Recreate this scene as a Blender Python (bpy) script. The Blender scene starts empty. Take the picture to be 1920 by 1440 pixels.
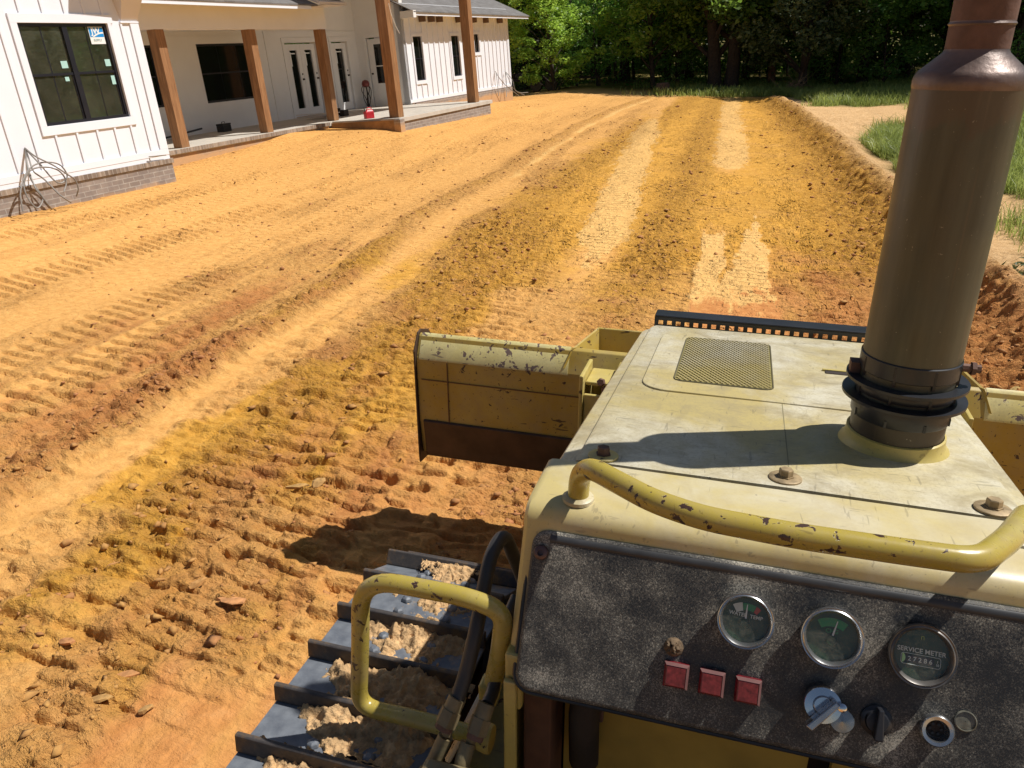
import bpy, math, random
import numpy as np
from mathutils import Vector, Matrix
random.seed(7); rng = np.random.default_rng(7)
sc = bpy.context.scene
col = sc.collection
CZ = 2.15            # camera height above the ground under the machine; everything is authored from the eye and lifted by this at the end

# ------------------------------------------------------------------ camera
FPX = 1442.0
def nz(v): v = np.asarray(v, float); return v/np.linalg.norm(v)
_down = nz([270, 3380, FPX]); _up = -_down
_F = nz([470, -615, FPX])
_Y = nz(_F-_up*_F.dot(_up)); _X = np.cross(_Y, _up)
R = np.array([_X, _Y, _up])                      # camera (x right, y down, z forward) -> world
_L = -nz([-5200, -593, FPX]); _L = nz(_L-_F*_F.dot(_L)); _U = np.cross(_L, _F)
D = np.array([_L, _F, _U])                       # camera -> machine frame
M_DOZ = R@D.T                                    # machine -> world
cam = bpy.data.cameras.new('camera'); camo = bpy.data.objects.new('camera', cam); col.objects.link(camo)
cam.sensor_width = 36; cam.lens = FPX/1920*36; cam.clip_start = .05; cam.clip_end = 2000
m = Matrix.Identity(4)
for i in range(3):
    m[i][0] = R[i][0]; m[i][1] = -R[i][1]; m[i][2] = -R[i][2]
camo.matrix_world = m
sc.camera = camo

# ------------------------------------------------------------------ light
SD = nz(M_DOZ@np.array([.503, .217, .837]))      # towards the sun
elev = math.asin(SD[2]); az = math.atan2(SD[0], SD[1])
w = bpy.data.worlds.new('World'); sc.world = w; w.use_nodes = True
nt = w.node_tree; bg = nt.nodes['Background']
sky = nt.nodes.new('ShaderNodeTexSky'); sky.sky_type = 'NISHITA'; sky.sun_disc = False
sky.sun_elevation = elev; sky.sun_rotation = az
nt.links.new(sky.outputs[0], bg.inputs[0]); bg.inputs[1].default_value = .050
sl = bpy.data.lights.new('sun', 'SUN'); sl.energy = 4.9; sl.angle = math.radians(.5); sl.color = (1, .965, .91)
so = bpy.data.objects.new('sun', sl); col.objects.link(so)
so.rotation_euler = Vector(SD).to_track_quat('Z', 'Y').to_euler()
sc.view_settings.view_transform = 'Standard'; sc.view_settings.look = 'None'
sc.view_settings.exposure = .25; sc.view_settings.gamma = 1

# ------------------------------------------------------------------ tags
def tag(o, label=None, cat=None, group=None, kind=None):
    if label: o['label'] = label
    if cat: o['category'] = cat
    if group: o['group'] = group
    if kind: o['kind'] = kind
    return o
def empty(name, loc=(0, 0, 0), mat=None):
    o = bpy.data.objects.new(name, None); col.objects.link(o); o.empty_display_size = .2
    if mat is not None: o.matrix_world = mat
    else: o.location = loc
    return o

# ------------------------------------------------------------------ material helpers
def new_mat(name):
    mt = bpy.data.materials.new(name); mt.use_nodes = True
    return mt, mt.node_tree, mt.node_tree.nodes['Principled BSDF']
class N:
    def __init__(s, nt): s.nt = nt
    def n(s, t, **k):
        x = s.nt.nodes.new(t)
        for a, b in k.items(): setattr(x, a, b)
        return x
    def l(s, a, b): s.nt.links.new(a, b)
    def co(s, scale=(1, 1, 1), src='Object'):
        t = s.n('ShaderNodeTexCoord'); mp = s.n('ShaderNodeMapping'); mp.inputs['Scale'].default_value = scale
        s.l(t.outputs[src], mp.inputs[0]); return mp.outputs[0]
    def noise(s, co, scale, detail=4, rough=.55, dist=0):
        x = s.n('ShaderNodeTexNoise'); x.inputs['Scale'].default_value = scale; x.inputs['Detail'].default_value = detail
        x.inputs['Roughness'].default_value = rough; x.inputs['Distortion'].default_value = dist
        if co is not None: s.l(co, x.inputs['Vector'])
        return x.outputs['Fac']
    def ramp(s, fac, stops, interp='LINEAR'):
        r = s.n('ShaderNodeValToRGB'); r.color_ramp.interpolation = interp
        e = r.color_ramp.elements
        while len(e) < len(stops): e.new(.5)
        for el, (p, c) in zip(e, stops):
            el.position = p; el.color = (c, c, c, 1) if isinstance(c, (int, float)) else (*c, 1)
        s.l(fac, r.inputs[0]); return r.outputs[0]
    def mix(s, fac, a, b, mode='MIX'):
        x = s.n('ShaderNodeMix', data_type='RGBA', blend_type=mode)
        for i, v in ((0, fac), (6, a), (7, b)):
            if isinstance(v, (int, float)): x.inputs[i].default_value = v if i == 0 else (v, v, v, 1)
            elif isinstance(v, tuple): x.inputs[i].default_value = (*v, 1)
            else: s.l(v, x.inputs[i])
        return x.outputs[2]
    def math(s, op, a, b=0, clamp=False):
        x = s.n('ShaderNodeMath', operation=op, use_clamp=clamp)
        for i, v in ((0, a), (1, b)):
            if isinstance(v, (int, float)): x.inputs[i].default_value = v
            else: s.l(v, x.inputs[i])
        return x.outputs[0]
    def bump(s, h, strength, dist, bsdf):
        b = s.n('ShaderNodeBump'); b.inputs['Strength'].default_value = strength; b.inputs['Distance'].default_value = dist
        s.l(h, b.inputs['Height']); s.l(b.outputs[0], bsdf.inputs['Normal'])

def simple(name, c, rough=.6, metal=0, var=.12, scale=8, bump=0, spec=.5, coat=0):
    mt, nt, b = new_mat(name); k = N(nt); co = k.co()
    f = k.noise(co, scale, 5)
    lo = tuple(max(0, x*(1-var)) for x in c); hi = tuple(min(1, x*(1+var)) for x in c)
    k.l(k.ramp(f, [(.3, lo), (.7, hi)]), b.inputs['Base Color'])
    b.inputs['Roughness'].default_value = rough; b.inputs['Metallic'].default_value = metal
    b.inputs['Specular IOR Level'].default_value = spec; b.inputs['Coat Weight'].default_value = coat
    if bump: k.bump(k.noise(co, scale*6, 4), .5, bump, b)
    return mt

def paint(name, base, faded, fade_lo, fade_hi, chip_t, scr=.35, rough=.5, chipcol=(.055, .03, .022), dirt=.35, sc_=1.0, dirtcol=(.30, .22, .12), grime=.3):
    """worn, sun-bleached paint with rust chips, scratches and dust"""
    mt, nt, b = new_mat(name); k = N(nt); co = k.co()
    big = k.noise(co, 3.2*sc_, 6, .62, .4)
    mid = k.noise(co, 14*sc_, 6, .65)
    c = k.mix(k.ramp(big, [(fade_lo, 0.), (fade_hi, 1.)]), base, faded)
    c = k.mix(k.ramp(mid, [(.45, 0.), (.75, dirt)]), c, dirtcol)
    gm = k.math('MULTIPLY', k.ramp(k.noise(co, 6.5*sc_, 8, .72, .8), [(.50, 0.), (.66, 1.)]), grime)
    c = k.mix(gm, c, dirtcol)
    c = k.mix(k.math('MULTIPLY', k.ramp(k.noise(co, 150, 4, .7), [(.50, 0.), (.62, 1.)]), grime*.5), c, dirtcol)
    # fine scratches: stretched noises
    s1 = k.noise(k.co((60, 6, 60)), 1.6*sc_, 3, .5, .3); s2 = k.noise(k.co((7, 55, 30)), 1.7*sc_, 3, .5, .4)
    sm = k.math('MAXIMUM', k.ramp(s1, [(.66, 0.), (.69, 1.)]), k.ramp(s2, [(.67, 0.), (.70, 1.)]))
    c = k.mix(k.math('MULTIPLY', sm, scr), c, chipcol)
    ch = k.noise(co, 34*sc_, 5, .6, .5); reg = k.noise(co, 5*sc_, 3)
    cm = k.ramp(k.math('ADD', ch, k.math('MULTIPLY', reg, .45)), [(chip_t, 0.), (chip_t+.012, 1.)])
    c = k.mix(cm, c, chipcol)
    k.l(c, b.inputs['Base Color'])
    k.l(k.math('ADD', k.math('MULTIPLY', mid, .3), rough-.15), b.inputs['Roughness'])
    h = k.math('SUBTRACT', k.math('MULTIPLY', k.noise(co, 90, 3), .25), k.math('MULTIPLY', cm, .8))
    k.bump(h, .45, .0012, b)
    return mt

YEL = (.56, .43, .075)
M = {}
M['hood'] = paint('weathered_hood_paint', (.455, .365, .15), (.57, .53, .41), .38, .60, .97, .4, .42, dirt=.6, chipcol=(.13, .11, .08), dirtcol=(.30, .245, .14), grime=.75)
M['cowl'] = paint('cowl_paint', (.50, .405, .165), (.56, .51, .37), .45, .7, .97, .35, .36, dirt=.35, chipcol=(.13, .11, .08), dirtcol=(.36, .29, .18))
M['yellow'] = paint('worn_yellow_paint', (.46, .36, .09), (.54, .45, .19), .45, .75, .93, .3, .42, dirt=.25)
M['rail'] = paint('chipped_rail_paint', (.37, .285, .05), (.44, .37, .13), .5, .8, .865, .35, .28, dirt=.3, sc_=1.5)
M['blade'] = paint('scratched_shaded_blade_paint', (.38, .25, .035), (.46, .35, .09), .4, .7, .875, .9, .5, dirt=.5, sc_=.9)  # base darkened to put the rear face's shade into the colour
M['blade_top_lit'] = paint('scuffed_lit_blade_top_paint', (.66, .56, .20), (.72, .66, .36), .35, .7, .85, .75, .45, dirt=.25, sc_=.9, chipcol=(.16, .11, .09))  # lighter copy: sun on the top facet put into the colour
M['edge'] = simple('bare_brown_steel', (.075, .042, .024), .6, .3, .35, 9, .002)
M['stack'] = simple('dull_olive_stack_paint', (.060, .058, .038), .40, .15, .16, 5, .0006, .5)
def mk_stack():
    mt, nt, b = new_mat('weathered_olive_stack_paint'); k = N(nt); co = k.co()
    t = k.n('ShaderNodeTexCoord'); sx = k.n('ShaderNodeSeparateXYZ'); k.l(t.outputs['Object'], sx.inputs[0])
    c = k.ramp(k.noise(k.co((14, 14, 1.6)), 1.6, 5, .6), [(.3, (.045, .042, .026)), (.7, (.085, .080, .052))])
    h = k.math('ADD', k.math('MULTIPLY', k.math('SUBTRACT', sx.outputs[2], 1.98), 7.), k.math('MULTIPLY', k.noise(k.co((9, 9, 3)), 2.2, 5, .65), 1.1))
    c = k.mix(k.ramp(h, [(.88, 0.), (1., .55)]), c, (.085, .052, .030))                      # heat rust under the shoulder
    lo = k.math('ADD', k.math('MULTIPLY', k.math('SUBTRACT', 1.50, sx.outputs[2]), 9.), k.math('MULTIPLY', k.noise(co, 7, 5, .65), 1.1))
    c = k.mix(k.ramp(lo, [(.62, 0.), (.8, .7)]), c, (.050, .032, .020))                    # rust above the clamp
    st = k.noise(k.co((70, 70, 2.2)), 1., 3, .5); c = k.mix(k.ramp(st, [(.62, 0.), (.70, .35)]), c, (.12, .085, .05))
    sp = k.noise(co, 120, 3, .6); c = k.mix(k.ramp(sp, [(.70, 0.), (.73, .7)]), c, (.25, .22, .16))
    k.l(c, b.inputs['Base Color']); k.l(k.ramp(k.noise(co, 9, 5), [(.3, .34), (.7, .52)]), b.inputs['Roughness']); b.inputs['Metallic'].default_value = .15
    k.bump(k.noise(co, 30, 4), .3, .0012, b); return mt
M['stack'] = mk_stack()
M['rust'] = simple('rusty_brown_steel', (.13, .07, .05), .75, .2, .45, 14, .002)
M['cone'] = simple('heat_greyed_steel', (.13, .088, .072), .42, .3, .55, 12, .002)
M['black_metal'] = simple('black_painted_metal', (.018, .019, .023), .35, .1, .3, 10, .0005)
M['dark'] = simple('dark_oily_metal', (.022, .014, .009), .7, .1, .5, 9, .002)
M['rubber'] = simple('black_hose_rubber', (.028, .026, .026), .5, 0, .2, 20, .0004)
M['fit'] = simple('tan_overpainted_fitting', (.16, .125, .065), .5, .1, .25, 30, .001)  # tan darkened to put the shade beside the hull into the colour
M['chrome'] = simple('chrome', (.62, .62, .64), .14, 1, .05, 20)
M['bezel'] = simple('brushed_bezel_metal', (.42, .43, .44), .25, .9, .12, 60)
M['bolt'] = simple('tan_rusty_bolt', (.30, .22, .12), .6, .3, .35, 60, .0006)
M['needle'] = simple('pale_needle', (.6, .62, .58), .5)
M['dial'] = simple('dark_green_dial', (.012, .045, .018), .4, 0, .2, 30)
M['dialg'] = simple('green_dial_arc', (.02, .22, .07), .4)
M['dialr'] = simple('red_dial_mark', (.35, .04, .02), .4)
M['dialw'] = simple('white_dial_print', (.5, .55, .5), .5)
M['dialy'] = simple('olive_dial_print', (.20, .28, .04), .5)
M['red'] = simple('red_lamp_plastic', (.16, .012, .018), .25, 0, .35, 60, .0008, .6)
M['redrim'] = simple('pink_lamp_rim', (.17, .085, .08), .35, .2, .15, 40)
def mk_shoe():
    mt, nt, b = new_mat('blue_grey_track_steel'); k = N(nt); co = k.co()
    c = k.ramp(k.noise(co, 16, 6, .65), [(.3, (.085, .095, .115)), (.62, (.17, .185, .205)), (.8, (.32, .31, .29))])
    c = k.mix(k.ramp(k.noise(co, 9, 5, .7), [(.56, 0.), (.68, .75)]), c, (.40, .27, .14))
    k.l(c, b.inputs['Base Color']); b.inputs['Metallic'].default_value = .1
    k.l(k.ramp(k.noise(co, 30, 4), [(.3, .38), (.7, .62)]), b.inputs['Roughness']); k.bump(k.noise(co, 60, 4), .5, .0015, b)
    return mt
M['shoe'] = mk_shoe()
def mk_grouser():
    mt, nt, b = new_mat('dirty_grouser_steel'); k = N(nt); co = k.co()
    c = k.ramp(k.noise(co, 12, 6, .7), [(.3, (.03, .028, .03)), (.5, (.07, .06, .055)), (.62, (.16, .10, .05)), (.75, (.30, .16, .05))])
    k.l(c, b.inputs['Base Color']); b.inputs['Metallic'].default_value = .3; b.inputs['Roughness'].default_value = .6
    k.bump(k.noise(co, 50, 4), .6, .002, b); return mt
M['grouser'] = mk_grouser()
def mk_panel():
    mt, nt, b = new_mat('dust_speckled_black_panel'); k = N(nt); co = k.co()
    sp = k.noise(k.co((1, 1, 1)), 380, 3, .75, .8)
    reg = k.noise(co, 9, 4, .6)
    f = k.math('ADD', sp, k.math('MULTIPLY', k.math('SUBTRACT', reg, .5), .8))
    geo = k.n('ShaderNodeTexCoord'); sx = k.n('ShaderNodeSeparateXYZ'); k.l(geo.outputs['Object'], sx.inputs[0])
    top = k.ramp(k.math('ADD', sx.outputs[2], 0), [(.0, 0.), (1., 0.)])
    c = k.ramp(f, [(.40, (.016, .016, .016)), (.56, (.075, .07, .06)), (.74, (.36, .33, .27))])
    k.l(c, b.inputs['Base Color']); k.l(k.ramp(f, [(.4, .35), (.6, .85)]), b.inputs['Roughness'])
    k.bump(sp, .3, .0006, b); return mt
M['panel'] = mk_panel()
def mk_dusty_glass():
    mt, nt, b = new_mat('dusty_gauge_glass'); k = N(nt); co = k.co()
    out = nt.nodes['Material Output']
    tr = k.n('ShaderNodeBsdfTransparent'); gl = k.n('ShaderNodeBsdfGlossy'); gl.inputs['Roughness'].default_value = .05
    df = k.n('ShaderNodeBsdfDiffuse'); df.inputs[0].default_value = (.8, .74, .58, 1)
    m1 = k.n('ShaderNodeMixShader'); m2 = k.n('ShaderNodeMixShader')
    k.l(k.ramp(k.noise(co, 120, 4, .7), [(.35, .02), (.75, .11)]), m1.inputs[0]); k.l(tr.outputs[0], m1.inputs[1]); k.l(df.outputs[0], m1.inputs[2])
    m2.inputs[0].default_value = .04; k.l(m1.outputs[0], m2.inputs[1]); k.l(gl.outputs[0], m2.inputs[2]); k.l(m2.outputs[0], out.inputs[0])
    return mt
M['gglass'] = mk_dusty_glass()
M['mud'] = simple('dried_pale_mud', (.47, .30, .145), .95, 0, .42, 34, .012)
# house
M['siding'] = simple('white_siding_paint', (.73, .755, .81), .55, 0, .02, 2)
M['stucco'] = simple('cream_smooth_wall', (.72, .715, .70), .7, 0, .03, 2)
M['frame'] = simple('black_window_frame', (.012, .012, .018), .35)
def mk_glass(name, c, rough=.06):
    mt, nt, b = new_mat(name); b.inputs['Base Color'].default_value = (*c, 1); b.inputs['Roughness'].default_value = rough
    b.inputs['Specular IOR Level'].default_value = .7; k = N(nt); k.bump(k.noise(k.co(), 1.2, 2), .15, .01, b); return mt
M['glass'] = mk_glass('dark_window_glass', (.008, .010, .009))
def mk_room_glass():
    mt, nt, b = new_mat('hazed_window_glass'); k = N(nt); out = nt.nodes['Material Output']
    tr0 = k.n('ShaderNodeBsdfTransparent'); tr0.inputs[0].default_value = (.62, .72, .60, 1)
    df = k.n('ShaderNodeBsdfDiffuse'); df.inputs[0].default_value = (.30, .28, .20, 1); m0 = k.n('ShaderNodeMixShader')  # olive diffuse film stands in for the hazy reflection in the pane
    k.l(k.ramp(k.noise(k.co(), 2.5, 4), [(.3, .05), (.7, .14)]), m0.inputs[0]); k.l(tr0.outputs[0], m0.inputs[1]); k.l(df.outputs[0], m0.inputs[2]); tr = m0
    gl = k.n('ShaderNodeBsdfGlossy'); gl.inputs['Roughness'].default_value = .02
    fr = k.n('ShaderNodeFresnel'); fr.inputs[0].default_value = 1.5
    mx = k.n('ShaderNodeMixShader'); k.l(k.math('MULTIPLY', fr.outputs[0], .6), mx.inputs[0]); k.l(tr.outputs[0], mx.inputs[1]); k.l(gl.outputs[0], mx.inputs[2])
    k.l(mx.outputs[0], out.inputs[0]); return mt
M['cglass'] = mk_room_glass()
def mk_brick(name, mud):
    mt, nt, b = new_mat(name); k = N(nt)
    t = k.n('ShaderNodeTexCoord'); sx = k.n('ShaderNodeSeparateXYZ'); k.l(t.outputs['Object'], sx.inputs[0])
    cb = k.n('ShaderNodeCombineXYZ'); k.l(k.math('ADD', sx.outputs[0], sx.outputs[1]), cb.inputs[0]); k.l(sx.outputs[2], cb.inputs[1])
    br = k.n('ShaderNodeTexBrick'); k.l(cb.outputs[0], br.inputs['Vector'])
    br.inputs['Color1'].default_value = (.22, .175, .145, 1); br.inputs['Color2'].default_value = (.31, .255, .215, 1); br.inputs['Mortar'].default_value = (.38, .35, .31, 1)
    br.inputs['Scale'].default_value = 1; br.inputs['Brick Width'].default_value = .22; br.inputs['Row Height'].default_value = .076
    br.inputs['Mortar Size'].default_value = .008; br.inputs['Mortar Smooth'].default_value = .3
    var = k.noise(k.co(), 9, 4); c = k.mix(k.ramp(var, [(.35, 0.), (.7, .6)]), br.outputs['Color'], (.17, .14, .13))
    gz = k.math('MULTIPLY', k.math('ADD', k.math('ADD', k.math('MULTIPLY', sx.outputs[2], -2.6), 1.), k.math('MULTIPLY', k.noise(k.co(), 3, 4), .6)), .5)
    c = k.mix(k.ramp(gz, [(mud, 0.), (mud+.16, .9)]), c, (.50, .29, .13))      # clay splash rising from the ground
    k.l(c, b.inputs['Base Color']); b.inputs['Roughness'].default_value = .85; k.bump(br.outputs['Fac'], -.5, .006, b); return mt
M['brick'] = mk_brick('grey_brown_brick', .56)
M['brick_mud'] = mk_brick('clay_stained_brick', .22)
def mk_rowlock():
    mt, nt, b = new_mat('rowlock_brick_cap'); k = N(nt)
    t = k.n('ShaderNodeTexCoord'); sx = k.n('ShaderNodeSeparateXYZ'); k.l(t.outputs['Object'], sx.inputs[0])
    u = k.math('FRACT', k.math('MULTIPLY', k.math('ADD', sx.outputs[0], sx.outputs[1]), 12.5))
    c = k.ramp(k.noise(k.co((12, 12, 1)), 1, 1), [(.35, (.16, .12, .09)), (.65, (.32, .25, .19))])
    c = k.mix(k.ramp(u, [(.0, 1.), (.12, 0.)]), c, (.45, .42, .38)); k.l(c, b.inputs['Base Color']); b.inputs['Roughness'].default_value = .85; return mt
M['rowlock'] = mk_rowlock()
def mk_wood():
    mt, nt, b = new_mat('stained_cedar'); k = N(nt); co = k.co((9, 9, .7))
    c = k.ramp(k.noise(co, 3, 6, .6, .6), [(.3, (.17, .08, .032)), (.55, (.29, .145, .06)), (.75, (.38, .21, .10))])
    c = k.mix(k.ramp(k.noise(k.co(), 2.2, 3), [(.62, 0.), (.7, .35)]), c, (.16, .06, .02))
    k.l(c, b.inputs['Base Color']); b.inputs['Roughness'].default_value = .6; k.bump(k.noise(co, 12, 4), .4, .003, b); return mt
M['wood'] = mk_wood()
def mk_shingle():
    mt, nt, b = new_mat('grey_shingles'); k = N(nt)
    br = k.n('ShaderNodeTexBrick'); t = k.n('ShaderNodeTexCoord'); mp = k.n('ShaderNodeMapping'); mp.inputs['Rotation'].default_value = (0, 0, math.pi/2)
    k.l(t.outputs['Object'], mp.inputs[0]); k.l(mp.outputs[0], br.inputs['Vector'])
    br.inputs['Color1'].default_value = (.10, .09, .085, 1); br.inputs['Color2'].default_value = (.16, .15, .145, 1); br.inputs['Mortar'].default_value = (.05, .05, .05, 1)
    br.inputs['Scale'].default_value = 1; br.inputs['Brick Width'].default_value = .3; br.inputs['Row Height'].default_value = .13; br.inputs['Mortar Size'].default_value = .006
    k.l(k.mix(k.ramp(k.noise(k.co(), 60, 2), [(.3, 0.), (.7, .5)]), br.outputs[0], (.20, .19, .18)), b.inputs['Base Color']); b.inputs['Roughness'].default_value = .9; return mt
M['shingle'] = mk_shingle()
M['concrete'] = simple('porch_concrete', (.46, .42, .36), .85, 0, .12, 3, .001)
M['soffit'] = simple('soffit_paint', (.62, .58, .54), .7, 0, .03, 2)
M['interior'] = simple('interior_drywall', (.75, .72, .60), .9, 0, .05, 2)
M['intwood'] = simple('interior_framing', (.30, .25, .16), .9, 0, .1, 4)
M['sticker'] = simple('pale_cyan_sticker', (.38, .62, .58), .5, 0, .05, 9)
M['blue'] = simple('blue_label', (.01, .25, .62), .45, 0, .04, 9)
M['white'] = simple('white_print', (.75, .78, .76), .5, 0, .03, 9)
M['greyprint'] = simple('grey_print', (.35, .45, .45), .5)
M['cable'] = simple('grey_cable', (.20, .185, .165), .5, 0, .15, 20)
M['redcan'] = simple('red_plastic', (.50, .02, .03), .4, 0, .15, 12)
M['greybox'] = simple('grey_block', (.30, .29, .27), .8, 0, .15, 12)
# vegetation
def leaf_mat(name, dark, light, trans=.35, nscale=1.1):
    mt, nt, b = new_mat(name); k = N(nt); out = nt.nodes['Material Output']
    oi = k.n('ShaderNodeObjectInfo'); co = k.co()
    f = k.math('ADD', k.noise(co, nscale, 3, .6), k.math('MULTIPLY', k.math('SUBTRACT', k.noise(co, 23, 2), .5), .7))
    c = k.ramp(f, [(.3, dark), (.7, light)])
    hs = k.n('ShaderNodeHueSaturation'); k.l(c, hs.inputs['Color']); k.l(k.math('ADD', k.math('MULTIPLY', oi.outputs['Random'], .5), .75), hs.inputs['Value'])
    b.inputs['Roughness'].default_value = .45; k.l(hs.outputs[0], b.inputs['Base Color'])
    tl = k.n('ShaderNodeBsdfTranslucent'); k.l(k.mix(.5, hs.outputs[0], light, 'ADD'), tl.inputs[0])
    mx = k.n('ShaderNodeMixShader'); mx.inputs[0].default_value = trans; k.l(b.outputs[0], mx.inputs[1]); k.l(tl.outputs[0], mx.inputs[2]); k.l(mx.outputs[0], out.inputs[0])
    return mt
M['leaf'] = leaf_mat('oak_leaves', (.035, .085, .012), (.18, .28, .04), .45)
M['leaf_bright'] = leaf_mat('bright_young_leaves', (.13, .23, .03), (.36, .50, .08), .5)
M['leaf_blue'] = leaf_mat('cool_green_leaves', (.035, .10, .022), (.17, .34, .07), .45)
M['leaf_sap'] = leaf_mat('sapling_leaves', (.06, .15, .035), (.24, .42, .10), .5)
M['needle_leaf'] = leaf_mat('pine_needles', (.06, .09, .03), (.18, .22, .09), .3)
M['grassm'] = leaf_mat('grass_blades', (.12, .16, .03), (.32, .37, .10), .4, .6)
M['tail'] = simple('dark_rafter_wood', (.12, .07, .04), .8)
M['bark'] = simple('dark_bark', (.045, .032, .024), .95, 0, .45, 12, .02)
M['bark_red'] = simple('reddish_pine_bark', (.13, .07, .045), .95, 0, .4, 10, .02)
M['stick'] = simple('dead_wood', (.28, .18, .10), .9, 0, .3, 12, .003)

# ------------------------------------------------------------------ mesh builder
class MB:
    def __init__(s, f=None): s.v = []; s.f = []; s.fm = f      # f: optional point mapping
    def add(s, V, F):
        b = len(s.v); s.v += [tuple(map(float, p)) for p in V]; s.f += [tuple(i+b for i in q) for q in F]; return s
    def box(s, a, b, rot=None, c=None):
        (x0, y0, z0), (x1, y1, z1) = a, b
        V = [(x, y, z) for z in (z0, z1) for y in (y0, y1) for x in (x0, x1)]
        if rot is not None:
            cc = Vector(c) if c else (Vector(a)+Vector(b))/2
            V = [tuple(rot@(Vector(p)-cc)+cc) for p in V]
        return s.add(V, [(0, 2, 3, 1), (4, 5, 7, 6), (0, 1, 5, 4), (1, 3, 7, 5), (3, 2, 6, 7), (2, 0, 4, 6)])
    def hexa(s, P): # 8 points: bottom 4 ccw, top 4 ccw
        return s.add(P, [(3, 2, 1, 0), (4, 5, 6, 7), (0, 1, 5, 4), (1, 2, 6, 5), (2, 3, 7, 6), (3, 0, 4, 7)])
    def prism(s, poly, fn, t0, t1): # poly of 2d points, fn(u,v,t)->3d
        n = len(poly); V = [fn(u, v, t0) for u, v in poly]+[fn(u, v, t1) for u, v in poly]
        F = [tuple(range(n))[::-1], tuple(range(n, 2*n))]+[(i, (i+1) % n, n+(i+1) % n, n+i) for i in range(n)]
        return s.add(V, F)
    def tube(s, pts, r, seg=12, cap=True, closed=False):
        P = [Vector(p) for p in pts]; n = len(P); rr = r if hasattr(r, '__len__') else [r]*n
        V = []; up = None
        for i, p in enumerate(P):
            a = P[(i-1) % n] if closed or i > 0 else p; b = P[(i+1) % n] if closed or i < n-1 else p
            t = (b-a).normalized()
            if up is None: up = t.orthogonal().normalized()
            up = (up-t*up.dot(t)).normalized(); q = t.cross(up)
            V += [tuple(p+(up*math.cos(2*math.pi*k/seg)+q*math.sin(2*math.pi*k/seg))*rr[i]) for k in range(seg)]
        F = []
        for i in range(n if closed else n-1):
            j = (i+1) % n
            F += [(i*seg+k, i*seg+(k+1) % seg, j*seg+(k+1) % seg, j*seg+k) for k in range(seg)]
        if cap and not closed: F += [tuple(range(seg))[::-1], tuple((n-1)*seg+k for k in range(seg))]
        return s.add(V, F)
    def lathe(s, prof, o, ax, seg=32, cap=(True, True)): # prof [(r,h)] about axis ax at o
        o = Vector(o); ax = Vector(ax).normalized(); u = ax.orthogonal().normalized(); q = ax.cross(u)
        V = []
        for r, h in prof:
            V += [tuple(o+ax*h+(u*math.cos(2*math.pi*k/seg)+q*math.sin(2*math.pi*k/seg))*r) for k in range(seg)]
        F = []
        for i in range(len(prof)-1):
            F += [(i*seg+k, i*seg+(k+1) % seg, (i+1)*seg+(k+1) % seg, (i+1)*seg+k) for k in range(seg)]
        n = len(prof)
        if cap[0]: F.append(tuple(range(seg))[::-1])
        if cap[1]: F.append(tuple((n-1)*seg+k for k in range(seg)))
        return s.add(V, F)
    def build(s, name, mat, parent=None, smooth=False, bevel=0, off=None, seg=2, angle=40):
        me = bpy.data.meshes.new(name); V = s.v
        if s.fm: V = [s.fm(p) for p in V]
        if off is not None: V = [(p[0]-off[0], p[1]-off[1], p[2]-off[2]) for p in V]
        me.from_pydata(V, [], s.f); me.materials.append(mat); me.validate()
        o = bpy.data.objects.new(name, me); col.objects.link(o)
        if parent: o.parent = parent
        if smooth:
            me.polygons.foreach_set('use_smooth', [True]*len(me.polygons))
            me.set_sharp_from_angle(angle=math.radians(angle))
        if bevel:
            b = o.modifiers.new('bevel', 'BEVEL'); b.width = bevel; b.segments = seg; b.limit_method = 'ANGLE'; b.angle_limit = math.radians(35)
        return o
def np_mesh(name, V, F, mat, parent=None, smooth=False):
    V = np.ascontiguousarray(V, np.float32); F = np.ascontiguousarray(F, np.int32); k = F.shape[1]
    me = bpy.data.meshes.new(name); me.vertices.add(len(V)); me.vertices.foreach_set('co', V.ravel())
    me.loops.add(F.size); me.loops.foreach_set('vertex_index', F.ravel())
    me.polygons.add(len(F)); me.polygons.foreach_set('loop_start', np.arange(0, F.size, k, dtype=np.int32))
    me.polygons.foreach_set('loop_total', np.full(len(F), k, np.int32))
    if smooth: me.polygons.foreach_set('use_smooth', np.ones(len(F), bool))
    me.update(calc_edges=True); 
    if mat: me.materials.append(mat)
    o = bpy.data.objects.new(name, me); col.objects.link(o)
    if parent: o.parent = parent
    return o
def smoothpath(P, r=.03, n=6):
    """round the corners of a polyline"""
    P = [Vector(p) for p in P]; out = [P[0]]
    for i in range(1, len(P)-1):
        a, b, c = P[i-1], P[i], P[i+1]; d1 = (a-b); d2 = (c-b); t = min(r, d1.length*.48, d2.length*.48)
        p, q = b+d1.normalized()*t, b+d2.normalized()*t
        for k in range(n+1):
            u = k/n; out.append(p*(1-u)**2+b*2*u*(1-u)+q*u*u)
    return out+[P[-1]]
def catmull(P, n=8):
    P = [Vector(p) for p in P]; P = [P[0]*2-P[1]]+P+[P[-1]*2-P[-2]]; out = []
    for i in range(1, len(P)-2):
        for k in range(n):
            t = k/n; a, b, c, d = P[i-1:i+3]
            out.append(.5*((2*b)+(c-a)*t+(2*a-5*b+4*c-d)*t*t+(3*b-a-3*c+d)*t**3))
    return out+[P[-2]]
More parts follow.
